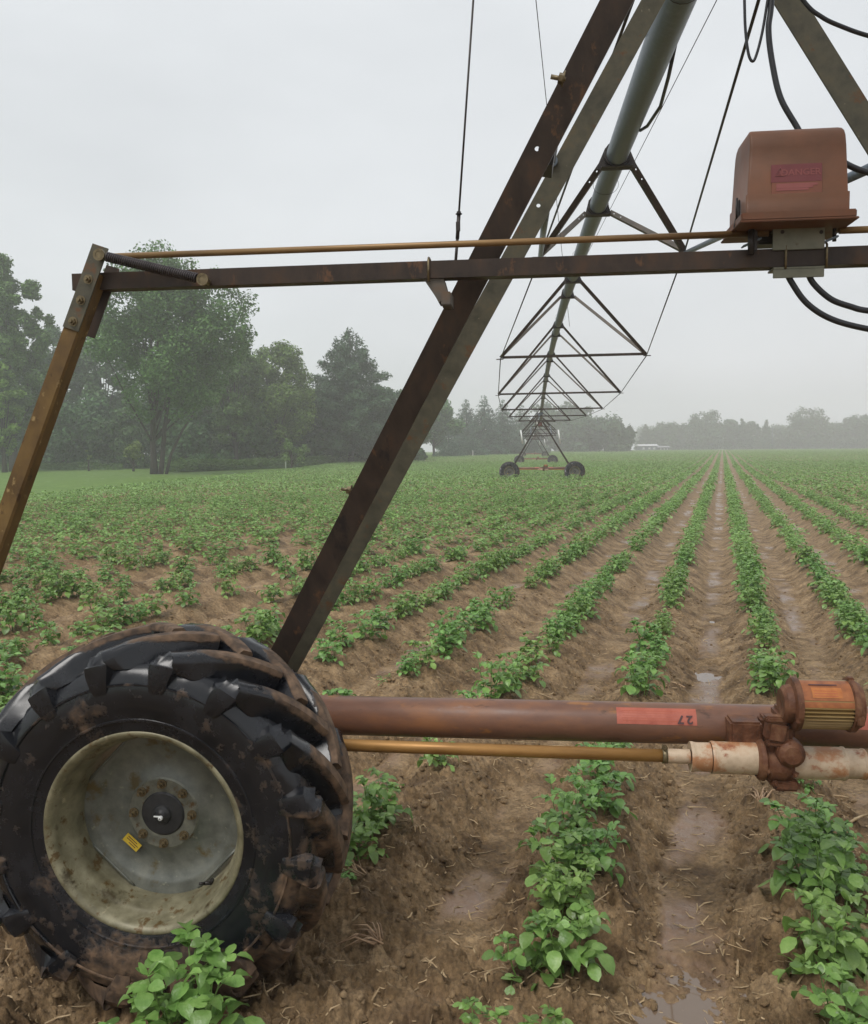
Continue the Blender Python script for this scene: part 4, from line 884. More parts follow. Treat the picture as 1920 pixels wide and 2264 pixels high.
    for (xx, zz) in ((xl + .055, 0), (xr - .012, .0)): mb.tube([(xx, HB - .012, f(1, 480).z * 0 + r1.z - .03), (xx, HB - .012, r1.z + .022)], .0058, 8); mb.lathe([(.0001, .004), (.012, .004), (.012, 0)], (xx, HB - .012, r1.z + .016), ZU, 12)
    mb.build('switch_levers', M['black_metal'], X, OFF)
    mb = MB(); lv = Vector((xl + .05, HB - .02, r1.z - .022)); mb.box(lv + Vector((-.012, 0, -.006)), (.055, .03, .004), 0, .001, Matrix.Rotation(R(-22), 3, 'Y')); lv = Vector((xr - .03, HB - .02, r1.z - .028)); mb.box(lv, (.055, .012, .006), 0, .001, Matrix.Rotation(R(-22), 3, 'Y')); mb.build('switch_plate', M['galv'], X, OFF)
    mb = MB(); q0, q1 = f(1577, 440, BF + .04), f(1681, 560, BF + .04); wq = q1.x - q0.x; xq = (q0.x + q1.x) / 2; zbar = e1.z
    mb.box((xq, HB - .031, (zb - .02 + zbar + .02) / 2), (wq, .006, zb - .02 - zbar - .016), 0, .001); mb.box((xq, HB + .02, zb - .024), (wq, .1, .006), 0, .001)
    mb.box((xq + .003, HB + .0, zbar - .032), (wq - .002, .06, .006), 0, .001); mb.box((xq + .003, HB - .027, zbar - .0475), (wq - .002, .006, .024), 0, .001)
    mb.build('mounting_bracket', M['bracket'], X, OFF)
    for x in (1597, 1680):
        p = Vector((Q(x, 520, HB - .03).x, HB, zbar)); mb = MB(); u2 = .031; mb.tube([p + Vector((0, -u2, -.034)), p + Vector((0, -u2, .03)), p + Vector((0, -u2 * .6, .04)), p + Vector((0, u2 * .6, .04)), p + Vector((0, u2, .03)), p + Vector((0, u2, -.034))], .0035, 8); mb.build('u_bolt', M['bolt'], X, OFF)
    for x in (1590, 1669):
        p = Q(x, 471, HB - .034); mb = MB(); mb.lathe([(.0001, .0015), (.0055, .0015), (.0055, 0)], p, -BX, 12); mb.build('bolt_hole', M['black_metal'], X, OFF)
    # labels on the cover front, following its slight slope
    def fy(z): t = (z - zb) / H_; return BF + np.interp(t, [l[0] for l in lev], [l[2] for l in lev])
    def face_box(name, x0, y0, x1, y1, m, par, lift, th=.0008):
        a, b = f(x0, y0), f(x1, y1); zc = (a.z + b.z) / 2; k = MB(); k.box(((a.x + b.x) / 2, fy(zc) - lift, zc), (b.x - a.x, th, a.z - b.z), 0, 0, Matrix.Rotation(-.03, 3, 'X')); return k.build(name, m, par, OFF)
    dl = face_box('danger_label', 1568, 334, 1671, 366, M['sticker_maroon'], cov, .0014, .0016)
    face_box('warning_label', 1569, 337 + 30, 1671, 391, M['sticker_orange'], cov, .001, .0012)
    tp = f(1628, 349); text_mesh('printed_word', 'DANGER', .0235, M['ink_pale'], dl, (tp.x, fy(tp.z) - .0028, tp.z), (R(90), 0, 0), .0003, 1.12, .0003)
    tp = f(1586, 349); mb = MB(); s_ = .0125
    vs = [(tp.x - s_, 0, tp.z - s_ * .8), (tp.x + s_, 0, tp.z - s_ * .8), (tp.x, 0, tp.z + s_)]; yy = fy(tp.z) - .003
    mb.tube([Vector((v[0], yy, v[2])) for v in vs], .0012, 5, 0, False, True); mb.box((tp.x, yy, tp.z - .001), (.0022, .001, .008)); mb.box((tp.x, yy, tp.z - .0075), (.0022, .001, .002)); mb.build('warning_triangle', M['ink_pale'], dl, OFF)
    for q_, yv in enumerate((373, 378, 383)): face_box('printed_lines', 1578, yv, 1662 - q_ * 9, yv + 1.6, M['ink_pale'], dl, .0022, .0006)
    mb = MB(); lx = xl - .004; lc = f(1503, 428); mb.box((lx, BF + .06, lc.z + .02), (.006, .02, .05), 0, .002); mb.tube([(lx - .006, BF + .055, lc.z + .05), (lx - .008, BF + .05, lc.z + .02), (lx - .006, BF + .055, lc.z - .01)], .003, 6); mb.tube([(lx - .008, BF + .06, lc.z - .005), (lx - .012, BF + .06, lc.z - .03), (lx - .006, BF + .064, lc.z - .04), (lx - .004, BF + .06, lc.z - .02)], .002, 6); mb.build('latch', M['black_metal'], X, OFF)
    # cables
    def cable(pts, r, b, nm='cable', m='cable'):
        P_ = [Q(x, y, bb) for (x, y), bb in zip(pts, b if isinstance(b, list) else [b] * len(pts))]
        Pn = []
        for i in range(len(P_) - 1):
            p0, p1, p2, p3 = P_[max(i - 1, 0)], P_[i], P_[i + 1], P_[min(i + 2, len(P_) - 1)]
            for j in range(8):
                t = j / 8; Pn.append(.5 * ((2 * p1) + (p2 - p0) * t + (2 * p0 - 5 * p1 + 4 * p2 - p3) * t * t + (3 * p1 - p0 - 3 * p2 + p3) * t ** 3))
        Pn.append(P_[-1]); mb = MB(); mb.tube(Pn, r, 12); return mb.build(nm, M[m], T, OFF)
    cable([(1590, -420), (1575, -180), (1568, 0), (1562, 60), (1570, 130), (1587, 200), (1622, 262), (1645, 310)], .0085, [2.64, 2.62, 2.6, 2.59, 2.58, 2.57, 2.56, 2.54])
    cable([(1508, -300), (1511, -100), (1513, 0), (1515, 60), (1521, 108), (1529, 124), (1537, 112), (1549, 66), (1560, 0), (1575, -100), (1590, -300)], .0042, 2.6)
    cable([(1560, -110), (1632, 0), (1670, 34), (1712, 54), (1764, 72), (1860, 95)], .006, 2.5)
    cable([(1700, 320), (1728, 337), (1764, 350), (1850, 370)], .0085, 2.48)
    cable([(1596, 545), (1608, 572), (1640, 616), (1690, 648), (1764, 668), (1860, 680)], .0085, 2.49)
    cable([(1640, 545), (1652, 574), (1688, 607), (1730, 623), (1764, 631), (1860, 640)], .0085, 2.49)
    # thin guide wires from the tower head to the pipe far out
    for s0_, e_ in (((1083, -60), (1147, 560)), ((1478, -42), (1222, 460))):
        p0 = Q(s0_[0], s0_[1], 3.0); p1 = Q(e_[0], e_[1], 10.0); d = p1 - p0; p2 = p0 + d * 1.9
        mb = MB(); mb.tube([p0 - d * .08, p1, p2], [.0016, .0028, .0045], 6); mb.build('guide_wire', M['wire'], T, OFF)
    return T
tower = make_tower()
tag(tower, 'rusty wheeled irrigation tower filling the foreground, its big muddy tyre at lower left', 'irrigation tower', 'irrigation towers in a line')
def tower_extras(T):
    for s_ in (-1, 1):
        mb = MB(); mb.tube([(s_ * 1.15 - .12, 2.9, 3.15), (s_ * 1.15 + .0, 2.9, 2.3)], .045, 10); mb.build('white_sleeve', M['white'], T, OFF)
    mb = MB(); mb.tube([(-.28, 3., 3.75), (-.22, 3., 3.3)], .04, 10); mb.build('white_sleeve', M['white'], T, OFF)
# ---- span: pipe, trusses, rods
CB = [7.7, 14.5, 21.3, 28.1, 34.9, 41.7, 48.5]; CW = [.63, 1.216, 1.505, 1.64, 1.56, 1.25, .73]; CZ = [3.54, 3.38, 3.215, 3.16, 3.21, 3.275, 3.45]
def make_span():
    S = mroot('irrigation_span')
    bs = np.linspace(-3 + 0, 52.7, 60); 
    mb = MB(); mb.tube([(PA, b, pz(b)) for b in np.linspace(2.9, 52.7, 50)], .084, 28); pipe = mb.build('pipe', M['galv'], S, OFF)
    rn = random.Random(3)
    for k in range(26):       # ties and small fittings along the pipe
        b = 4.0 + k * 1.9 + rn.uniform(-.2, .2); z = pz(b)
        if k % 2 == 0:
            mb = MB(); mb.tube([(PA + math.cos(t_) * (.088 + .012 * (k % 3)), b, z + math.sin(t_) * .088) for t_ in np.linspace(0, 2 * PI, 18, endpoint=False)], .0018, 4, closed=True); mb.tube([(PA - .088, b, z), (PA - .1, b - .01, z - .05), (PA - .09, b, z - .07)], .0018, 4); mb.build('cable_tie', M['wire'], S, OFF)
    mb = MB(); mb.tube([(PA - .09, 4.5, pz(4.5) + .02), (PA - .115, 4.52, pz(4.5) + .03), (PA - .12, 4.54, pz(4.5) + .07)], .012, 8); mb.build('sprinkler_outlet', M['black_metal'], S, OFF)
    P_ = [(PA + .085, 4.6, pz(4.6) + .02), (PA + .11, 5.0, pz(5) - .03), (PA + .125, 5.4, pz(5.4) - .07), (PA + .1, 5.8, pz(5.8) - .07), (PA + .08, 6.0, pz(6) - .04)]
    mb = MB(); mb.tube(P_, .011, 8); mb.build('cable', M['cable'], S, OFF)
    w_ = .052; ap = .92
    for b, hw, z in zip(CB, CW, CZ):
        mb = MB(); c = w_ / 2; zc_ = z - (.085 if b < 8 else 0); A0 = Vector((-hw + .03, b, zc_)); A1 = Vector((hw - .03, b, zc_ + .01))
        mb.sweep([(-c, 0), (c, 0), (c, .005), (-c + .005, .005), (-c + .005, .045), (-c, .045)], [A0, A1], ZU); mb.box((-hw - .01, b, z - .01), (.12, .06, .01)); mb.box((hw + .01, b, z - .0), (.12, .06, .01)); mb.build('crossbar', M['rust_dark'], S, OFF, fix=True)
        for bo in (-ap, ap):
            zp = pz(b + bo)
            mb = MB(); mb.lathe([(.084, -.045), (.1, -.045), (.1, .045), (.084, .045)], (PA, b + bo, zp), BX, 24)
            if bo < 0 or True:
                wd = .16 if bo < 0 else .13; mb.add([(PA - wd, b + bo, zp - .1), (PA + wd, b + bo, zp - .1), (PA + .09, b + bo, zp + .06), (PA - .09, b + bo, zp + .06), (PA - wd, b + bo + .008, zp - .1), (PA + wd, b + bo + .008, zp - .1), (PA + .09, b + bo + .008, zp + .06), (PA - .09, b + bo + .008, zp + .06)],
                       [(0, 1, 2, 3), (7, 6, 5, 4), (0, 4, 5, 1), (1, 5, 6, 2), (2, 6, 7, 3), (3, 7, 4, 0)])
                mb.box((PA, b + bo, zp - .093), (.24, .1, .01))
            mb.build('pipe_collar', M['black_metal'], S, OFF)
            for sg in (-1, 1):
                p0 = Vector((PA + sg * .115, b + bo, zp - .06)); p1 = Vector((sg * hw, b, z + .02)); mb = MB(); c = .024 if bo < 0 else .022
                mb.sweep([(x * sg, y) for x, y in [(-c, 0), (c, 0), (c, .004), (-c + .004, .004), (-c + .004, .04), (-c, .04)]][::sg], [p0, p1], BX)
                o = punch(mb, 'strut', M['rust_dark'] if bo < 0 else M['galv_dark'], S, [(p0 + (p1 - p0).normalized() * t_, BX, .006) for t_ in (.08, .2)] if b < 10 else [])
    for sg in (-1, 1):
        pts = [(PA + sg * .1, 1.95, pz(2.9) - .02)] + [(sg * hw, b, z) for b, hw, z in zip(CB, CW, CZ)] + [(PA + sg * .1, 53.6, pz(52.7) - .02)]
        mb = MB()
        for i in range(len(pts) - 1): mb.tube([pts[i], pts[i + 1]], .0078 if i < 2 else .0085, 8)
        mb.build('truss_rod', M['wire'], S, OFF)
        # bright tube braces from the first crossbar back to the tower legs
        mb = MB(); tgt = Q(1122, 322, 3.1); mb.tube([(sg * .63, 7.66, 3.52), (sg * abs(tgt.x), 3.12, tgt.z)], .021, 12); mb.build('brace_tube', M['galv'], S, OFF)
    return S
def make_stub():     # the pipe over the camera's head, coming in to the foreground tower
    mb = MB(); mb.tube([(PA, b, z) for b, z in ((-1.0, 3.99), (0, 3.94), (1.2, 3.86), (2.2, 3.79), (2.896, 3.76))], .084, 28); return mb
span = make_span()
tag(span, 'nearest irrigation pipe span arching away from the foreground tower, with V trusses', 'irrigation span', 'irrigation pipe spans in a line')
mb = make_stub(); o = mb.build('pipe_head', M['galv'], tower, OFF)
SP = 49.8
for i, (dz, lab, lab2) in enumerate(((.0, 'second irrigation tower down the line, both muddy wheels visible in the crop', 'second irrigation span, beyond the second tower'),
                               (.18, 'third irrigation tower, smaller and hazier behind the second', 'third irrigation span, beyond the third tower'),
                               (.68, 'farthest irrigation tower, faint in the mist at the end of the line', None))):
    t = copy_tree(tower); p = Wd(0, OFF[1] + SP * (i + 1)); t.location = (p.x, p.y, float(tz(p.x, p.y)) - .03); tower_extras(t)
    tag(t, lab, 'irrigation tower', 'irrigation towers in a line')
    for ch in list(t.children):
        if ch.name.split('.')[0] in ('guide_wire', 'tie_rod', 'cable', 'cross_bar', 'link_rod', 'stop_arm', 'return_spring', 'u_bolt', 'leg_bracket', 'bolt'):
            for g in list(ch.children): bpy.data.objects.remove(g)
            bpy.data.objects.remove(ch)
        elif ch.name.split('.')[0] == 'control_box': ch.location.z += .95; ch.location.x -= .1
    if lab2:
        s = copy_tree(span); s.location = (p.x, p.y, float(tz(p.x, p.y)) - .03)
        p2 = Wd(0, OFF[1] + SP * (i + 2)); s.rotation_euler = (math.atan2(float(tz(p2.x, p2.y) - tz(p.x, p.y)), SP), 0, -TH)
        s.rotation_mode = 'ZYX' if False else 'XYZ'; tag(s, lab2, 'irrigation span', 'irrigation pipe spans in a line')
# ------------------------------------------------------------------ trees
TM = {}
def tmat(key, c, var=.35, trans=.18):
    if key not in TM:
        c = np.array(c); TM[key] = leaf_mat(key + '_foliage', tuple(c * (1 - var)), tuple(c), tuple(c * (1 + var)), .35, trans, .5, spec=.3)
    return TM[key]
def at_px(x, Y):
    d = ray(x, 918); t = Y / d[1]; X = d[0] * t; return X, float(tz(X, Y))
def z_px(x, y, Y):
    d = ray(x, y); return CAMH + d[2] * Y / d[1]
def leaf_cloud(rn, C, RX, RZ, N, size, elong=1.6, droop=0.):
    """leaves spread through clumps: C centres, RX/RZ radii"""
    w_ = RX ** 2 * RZ; w_ = w_ / w_.sum(); which = rn.choice(len(C), N, p=w_)
    v = rn.normal(size=(N, 3)); v /= np.linalg.norm(v, axis=1, keepdims=True); rad = rn.uniform(0, 1, N) ** .42 * (1 + .12 * rn.normal(size=N))
    P = C[which] + v * rad[:, None] * np.stack([RX[which], RX[which], RZ[which]], -1)
    n = v * .6 + rn.normal(size=(N, 3)) * .6 + np.array([0, 0, .55]); n /= np.linalg.norm(n, axis=1, keepdims=True)
    d = rn.normal(size=(N, 3)); d[:, 2] -= droop; d = d - n * (d * n).sum(1, keepdims=True); d /= np.linalg.norm(d, axis=1, keepdims=True); s = np.cross(n, d)
    L = (size * rn.uniform(.6, 1.35, N))[:, None]; W = L / elong * .5
    V = np.stack([P - d * L * .5, P + s * W - d * L * .05, P + d * L * .5, P - s * W - d * L * .05], 1).reshape(-1, 3)
    return V, np.arange(4 * N).reshape(N, 4)
def tree(name, label, cat, group, x, Y, ytop, wpx, key, col, style='round', N=9000, size=.3, base=.16, seed=0, trunk=True, cx=0, nclump=46, tr=None, dense=False, fc=None):
    X, Z0 = at_px(x, Y); H = z_px(x, ytop, Y) - Z0; Wm = wpx * 1.0884 / FPX * Y / 2; rn = np.random.RandomState(seed * 13 + 5); rd_ = random.Random(seed)
    root = empty(name, (X, Y, Z0), rd_.uniform(0, 6.28)); tag(root, label, cat, group); ca, sa = math.cos(root.rotation_euler.z), math.sin(root.rotation_euler.z)
    cxm = cx * 1.0884 / FPX * Y; oc = np.array([cxm * ca, -cxm * sa, 0])
    m = tmat(key, col); trd = tr or max(.12, H * .02)
    if style in ('round', 'tall', 'open'):
        zc = H * (base + (1 - base) / 2); hz = H * (1 - base) / 2; C = []; k = 0
        while len(C) < nclump and k < 9000:
            k += 1; v = rn.normal(size=3); v /= np.linalg.norm(v); q = rn.uniform(.25, .97) ** .6
            t = v[2] * q; prof = (1.0 / math.sqrt(max(.3, 1 - min(v[2], 0) ** 2)) * (1.25 if v[2] > .6 else 1.0)) if dense else 1.0
            wob = 1 + .16 * math.sin(3 * math.atan2(v[1], v[0]) + seed) + .1 * rn.normal()
            C.append((v[0] * q * Wm * .8 * prof * wob, v[1] * q * Wm * .88 * prof * wob, zc + t * hz * .93))
        C = np.array(C); f = fc or (.26 if style != 'open' else .16)
        RX = Wm * f * rn.uniform(.55, 1.3, len(C)); RZ = np.minimum(RX * rn.uniform(.7, 1.15, len(C)), hz * .4)
        C[:, 2] = np.minimum(C[:, 2], H - RZ * .9)
        C += oc
        V, F = leaf_cloud(rn, C, RX, RZ, N, size, 1.7, .2)
    else:
        # whorled conifer: boughs getting shorter towards the tip
        C = []; RX = []; RZ = []; lv = int(14 if style == 'spruce' else 17)
        for i in range(lv):
            t = base + (1 - base) * i / lv; rad = Wm * ((1 - t) ** .85 * 1.05 + .04) if style == 'spruce' else Wm * (min(1, (1 - t) * 1.9) ** .8) * rd_.uniform(.7, 1.08)
            nb = max(3, int((9 if style == 'spruce' else 7) * (1 - t * .6)))
            for b in range(nb):
                a = 2 * PI * (b + .5 * (i % 2)) / nb + rd_.uniform(-.3, .3); L = rad * rd_.uniform(.78, 1.12)
                for q in ((.35, .65, .95) if style == 'spruce' else (.4, .75, 1.0)):
                    C.append((math.cos(a) * L * q, math.sin(a) * L * q, H * t + H * .02 - (L * q * .22 if style == 'spruce' else -L * q * .18) + H * (1 - base) / lv * .4)); RX.append(max(rad * (.3 - .08 * q), .12)); RZ.append(H * (1 - base) / lv * (.62 if style == 'spruce' else rd_.uniform(.6, 1.1)))
        C.append((0, 0, H * .985)); RX.append(Wm * .06 + .08); RZ.append(H * .03)
        C = np.array(C); RX = np.array(RX); RZ = np.array(RZ); C[:, 2] = np.minimum(C[:, 2], H - RZ * .7)
        V, F = leaf_cloud(rn, C, RX, RZ, N, size, 3.0, .4)
    V[:, 2] = np.maximum(V[:, 2], .05)
    np_mesh('crown', V, F, m, root)
    if trunk:
        mb = MB(); lean = Vector((rd_.uniform(-.03, .03), rd_.uniform(-.03, .03), 1)); top = H * (.62 if style in ('round', 'tall', 'open') else .95); n = 9
        pts = [Vector((lean.x * top * k / n + math.sin(k * 1.3 + seed) * trd * .25 * (k > 0), lean.y * top * k / n, top * k / n - .1 * (k == 0))) for k in range(n + 1)]
        mb.tube(pts, [trd * (1.35 if k == 0 else 1 - .8 * k / n) for k in range(n + 1)], 10)
        if style in ('round', 'tall', 'open'):
            idx = np.argsort(-RX)[:16]
            for j, ii in enumerate(idx):
                e = Vector(C[ii]); s0 = pts[min(n - 1, max(2, int(n * min(.9, e.z / H * .62))))]; mid = s0.lerp(e, .5) + Vector((0, 0, -.04 * H * rd_.uniform(-.5, 1)))
                mb.tube([s0, s0.lerp(mid, .6), mid, e], [trd * .34, trd * .26, trd * .2, trd * .06], 6)
        mb.build('trunk', M['bark'], root)
    return root
GL = 'trees along the left edge of the lawn'; GF = 'trees in the mist beyond the far end of the field'
# left line
big = tree('tree', 'tall old tree with a forked trunk standing forward on the lawn', 'tree', GL, 312, 76, 486, 370, 'ash', (.09, .185, .045), 'open', 62000, .3, .2, 2, True, 42, 190, .3)
def fork():
    mb = MB(); H = 20
    mb.tube([Vector((.55, 0, -.1)), Vector((.75, 0, 1.2)), Vector((1.05, 0, 4)), Vector((1.5, .1, 7)), Vector((2.6, .2, 11)), Vector((3.8, 0, 14))], [.27, .21, .18, .15, .11, .06], 9)
    mb.tube([Vector((1.0, .2, -.1)), Vector((1.5, .2, 1.8)), Vector((2.6, .3, 4)), Vector((4, .3, 6))], [.16, .13, .1, .05], 8)
    o = mb.build('trunk', M['bark'], big); o.rotation_euler = (0, 0, -big.rotation_euler.z)
fork()
tree('tree', 'leafy tree cut by the left edge of the photo, twigs reaching over the lawn', 'tree', GL, 28, 92, 512, 185, 'maple', (.085, .19, .045), 'open', 60000, .36, .1, 5, True, 0, 170)
tree('tree', 'yellow-green bushy tree low at the left edge of the photo', 'tree', GL, 8, 88, 715, 100, 'lime', (.14, .26, .045), 'round', 18000, .32, .05, 6, nclump=80, fc=.2)
tree('tree', 'broad yellowish-green tree between the forked tree and the dark pine', 'tree', GL, 560, 104, 692, 205, 'elm', (.11, .21, .042), 'round', 36000, .36, .08, 8, True, 0, 130, fc=.18)
tree('tree', 'tree just behind and right of the forked tree', 'tree', GL, 478, 100, 668, 150, 'ashb', (.09, .175, .042), 'round', 28000, .36, .1, 9, True, 0, 110, fc=.18)
tree('pine_tree', 'large dark pine with a ragged rounded top', 'pine tree', GL, 712, 112, 668, 182, 'pine', (.055, .12, .055), 'pine', 60000, .5, .06, 10)
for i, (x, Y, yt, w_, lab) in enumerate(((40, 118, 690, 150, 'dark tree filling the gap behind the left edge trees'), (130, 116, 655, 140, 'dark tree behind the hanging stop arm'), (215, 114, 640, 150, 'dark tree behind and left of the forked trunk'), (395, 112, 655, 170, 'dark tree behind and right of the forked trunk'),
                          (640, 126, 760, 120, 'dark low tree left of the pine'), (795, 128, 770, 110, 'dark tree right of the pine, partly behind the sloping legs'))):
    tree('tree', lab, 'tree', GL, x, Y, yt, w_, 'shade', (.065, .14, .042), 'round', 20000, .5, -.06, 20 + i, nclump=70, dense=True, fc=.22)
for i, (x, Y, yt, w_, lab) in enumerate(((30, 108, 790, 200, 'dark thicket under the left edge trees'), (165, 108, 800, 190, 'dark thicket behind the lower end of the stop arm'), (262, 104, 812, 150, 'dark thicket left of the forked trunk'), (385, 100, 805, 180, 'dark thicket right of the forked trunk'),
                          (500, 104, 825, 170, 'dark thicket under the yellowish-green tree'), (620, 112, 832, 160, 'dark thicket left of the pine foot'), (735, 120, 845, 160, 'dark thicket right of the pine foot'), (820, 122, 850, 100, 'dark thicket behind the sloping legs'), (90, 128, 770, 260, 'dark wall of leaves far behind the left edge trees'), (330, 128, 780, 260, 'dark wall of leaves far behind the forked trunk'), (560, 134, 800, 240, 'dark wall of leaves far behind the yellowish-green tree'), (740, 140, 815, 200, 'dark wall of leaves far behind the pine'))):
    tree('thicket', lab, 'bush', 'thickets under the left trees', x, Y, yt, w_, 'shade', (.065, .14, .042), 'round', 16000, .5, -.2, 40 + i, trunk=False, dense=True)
tree('sapling', 'bright green sapling in front of the dark thicket, left of the forked trunk', 'sapling', None, 270, 88, 893, 58, 'bright', (.13, .22, .05), 'round', 1500, .26, .25, 60, nclump=14)
tree('sapling', 'tiny bright green sapling left of the larger one', 'sapling', None, 179, 90, 912, 16, 'bright', (.13, .22, .05), 'round', 250, .2, .2, 61, nclump=6)
tree('shrub', 'bright shrub between the tree trunks left of the pine', 'shrub', None, 592, 92, 885, 60, 'bright', (.13, .22, .05), 'round', 900, .28, .1, 62, nclump=12)
tree('tree', 'pale green tree right of the sloping legs', 'tree', GL, 882, 165, 785, 120, 'midgreen', (.09, .19, .055), 'round', 24000, .6, .08, 11)
tree('tree', 'narrow tree between the pine and the sloping legs', 'tree', GL, 835, 150, 800, 70, 'midgreen', (.05, .11, .04), 'round', 6000, .5, .08, 12)
for i, (x, Y, yt, w_, lab) in enumerate(((948, 195, 812, 70, 'tall spruce left of the pipe trusses'), (985, 190, 803, 70, 'tallest spruce behind the near left truss joints'), (1022, 200, 812, 70, 'spruce just left of the far towers'), (1060, 215, 822, 80, 'spruce behind the second tower'),
                          (912, 160, 870, 52, 'small dark spruce standing alone at the field edge'), (962, 172, 880, 50, 'small pale spruce by the white marker post'), (933, 185, 862, 40, 'small slim spruce between the two little spruces'))):
    tree('spruce_tree', lab, 'spruce tree', 'spruces at the end of the lawn', x, Y, yt, w_ * 1.3, 'spruceblue', (.065, .13, .075), 'spruce', 26000 if yt < 850 else 7000, .5 if yt < 850 else .3, .03, 70 + i)
for i, (x, Y, yt, w_, sty, lab) in enumerate(((1118, 285, 812, 110, 'round', 'broad tree directly behind the second tower'), (1200, 270, 832, 135, 'round', 'broad dark rounded tree right of the second tower'), (1255, 265, 856, 68, 'round', 'rounded tree at the right end of the broad clump'),
    (1165, 300, 806, 70, 'round', 'taller pale crown behind the truss bars'), (1312, 370, 862, 42, 'spruce', 'small pointed tree above the pale shed'), (1352, 375, 856, 72, 'round', 'low rounded tree right of the shed'), (1437, 380, 826, 92, 'round', 'large misty tree left of the row vanishing point'),
    (1395, 390, 858, 60, 'round', 'small misty tree left of the large misty one'), (1490, 388, 843, 46, 'round', 'slim misty tree just right of the vanishing point'), (1520, 392, 850, 48, 'round', 'second slim misty tree right of the vanishing point'), (1556, 380, 852, 34, 'spruce', 'pointed misty tree by the utility pole'),
    (1640, 385, 827, 96, 'round', 'largest misty tree right of the utility pole'), (1600, 395, 866, 50, 'round', 'low misty tree left of the largest right-hand one'), (1694, 400, 858, 62, 'round', 'low misty tree between the two right-hand trees'), (1732, 388, 842, 72, 'round', 'misty tree near the right edge with a spiky top'), (1785, 392, 852, 80, 'round', 'misty tree cut by the right edge'),
    (1330, 490, 862, 90, 'round', 'faint far tree behind the shed'), (1460, 490, 864, 90, 'round', 'faint far tree behind the vanishing point'), (1585, 480, 862, 80, 'round', 'faint far tree behind the utility pole'), (1670, 490, 860, 110, 'round', 'faint far tree behind the largest right-hand tree'), (1760, 490, 858, 110, 'round', 'faint far tree at the right edge'), (1395, 495, 868, 90, 'round', 'faint far tree left of the large misty one'), (1530, 495, 868, 90, 'round', 'faint far tree behind the slim pair'))):
    tree('tree' if sty == 'round' else 'pointed_tree', lab, 'tree', GF, x, min(Y * (1.04 if Y > 360 else 1), 510), yt, w_, 'fartree', (.06, .125, .05), sty, 14000, 1.0, -.14 if sty == 'round' else .0, 90 + i, nclump=90, dense=True, fc=.25)
# tall weeds along the left wood edge
def weeds():
    rn = np.random.RandomState(31); Vs = []; N = 9000; px = np.concatenate([rn.uniform(330, 860, 7000), rn.uniform(-20, 250, 2000)]); Y = np.interp(px, [-20, 250, 360, 480, 640, 860], [98, 96, 86, 92, 104, 135]) + rn.uniform(-3, 5, N)
    X = (px * 1.0884 - 960) / FPX * Y; Z = tz(X, Y); h = rn.uniform(.3, 1.5, N) * np.where(px > 330, 1, .7) * (.5 + .8 * fbm(X * .3, Y * .3, 2, 4)); a = rn.uniform(0, PI, N); c, s = np.cos(a), np.sin(a); w_ = rn.uniform(.05, .16, N)
    P = np.stack([X, Y, Z], -1); d = np.stack([c, s, 0 * a], -1); t = np.stack([rn.uniform(-.3, .3, N), rn.uniform(-.3, .3, N), np.ones(N)], -1)
    for q in range(3):
        b = P + t * (h * (.1 + .3 * q))[:, None]; dd = np.stack([np.cos(a + q * 2), np.sin(a + q * 2), .4 + 0 * a], -1)
        sd = np.stack([-np.sin(a + q * 2), np.cos(a + q * 2), 0 * a], -1); L = (h * .4)[:, None]
        Vs.append(np.stack([b, b + dd * L * .5 + sd * w_[:, None], b + dd * L, b + dd * L * .5 - sd * w_[:, None]], 1).reshape(-1, 3))
    V = np.concatenate(Vs); o = np_mesh('weeds', V, np.arange(len(V)).reshape(-1, 4), leaf_mat('weed_leaf', (.08, .16, .04), (.11, .21, .055), (.17, .28, .09), .5, .2, .5)); tag(o, 'tall weeds along the foot of the left wood', 'weeds', kind='stuff')
weeds()
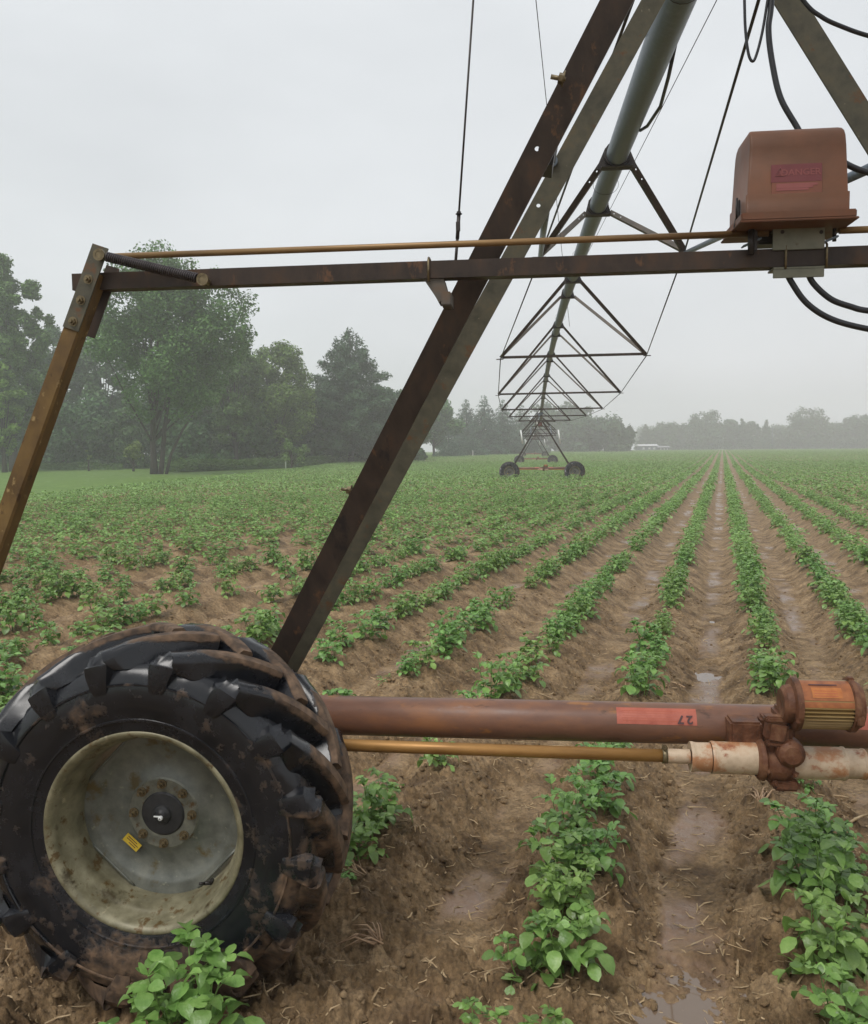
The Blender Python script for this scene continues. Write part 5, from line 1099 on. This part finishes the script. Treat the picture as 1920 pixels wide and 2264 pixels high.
# ------------------------------------------------------------------ small far things
def post(px, Y, ytop, r, label):
    X, Z0 = at_px(px, Y); h = z_px(px, ytop, Y) - Z0; mb = MB(); mb.tube([(0, 0, -.1), (0, 0, h - .03), (0, 0, h)], [r, r, r * .6], 10); mb.box((0, -r * .9, h * .8), (r * 1.2, .01, h * .12)); o = mb.build('marker_post', M['white']); o.location = (X, Y, Z0)
    tag(o, label, 'post', 'white marker posts at the field edge')
post(580, 92, 929, .07, 'white marker post on the lawn between the stop arm and the sloping legs'); post(961, 165, 915, .08, 'white marker post by the small pale spruce')
def shed(px, Y, wpx, ytop, label, name='shed', wallc=(.12, .13, .17), d=6, roofc=(.55, .56, .56)):
    X, Z0 = at_px(px, Y); W = wpx * 1.0884 / FPX * Y; H = z_px(px, ytop, Y) - Z0; r = empty(name, (X, Y, Z0)); tag(r, label, 'shed' if name == 'shed' else 'house')
    mb = MB(); mb.box((0, d / 2, H * .37), (W, d, H * .74)); wl = mb.build('wall', mat(name + '_wall', [(.3, wallc), (.7, tuple(c * 1.15 for c in wallc))], 2, .7), r)
    mb = MB(); e = .5; mb.add([(-W / 2 - e, -e, H * .72), (W / 2 + e, -e, H * .72), (W / 2 + e, d + e, H * .72), (-W / 2 - e, d + e, H * .72), (-W / 2 - e, d / 2, H), (W / 2 + e, d / 2, H)], [(0, 1, 5, 4), (3, 4, 5, 2), (0, 4, 3), (1, 2, 5), (0, 3, 2, 1)]); mb.build('roof', mat(name + '_roof', [(.3, roofc), (.7, roofc)], 2, .5), r)
    for q in (-.28, .05, .32):
        mb = MB(); mb.box((W * q, -.03, H * .36), (W * .12, .06, H * .3)); mb.build('window' if q != .05 else 'door', mat(name + '_opening', [(.3, (.5, .5, .5)), (.7, (.6, .6, .6))], 2, .4) if name == 'shed' else M['black_metal'], wl)
    return r
shed(1318, 355, 36, 902, 'long low shed with a bright white roof under the pointed tree')
shed(1349, 358, 22, 906, 'dark little shed right of the white-roofed one', 'shed', (.1, .1, .12), 5, (.3, .3, .32))
X, Z0 = at_px(1569, 350); mb = MB(); mb.tube([(0, 0, -.2), (0, 0, 9.3)], [.16, .11], 8); mb.box((0, 0, 8.8), (1.8, .1, .12)); o = mb.build('utility_pole', M['galv']); o.location = (X, 350, Z0); tag(o, 'thin misty utility pole right of the row vanishing point', 'pole')
# ------------------------------------------------------------------ misty air
mb = MB(); mb.box((0, 0, 15.0), (1130, 1130, 34.0)); hz = mb.build('haze', []); tag(hz, kind='stuff')
mh = bpy.data.materials.new('mist'); mh.use_nodes = True; t = mh.node_tree; t.nodes.clear(); oo = t.nodes.new('ShaderNodeOutputMaterial'); pv = t.nodes.new('ShaderNodeVolumePrincipled')
pv.inputs['Color'].default_value = (.985, .992, 1, 1); pv.inputs['Density'].default_value = .0019; pv.inputs['Anisotropy'].default_value = .2; t.links.new(pv.outputs[0], oo.inputs['Volume']); hz.data.materials.append(mh)
hz.display_type = 'WIRE'
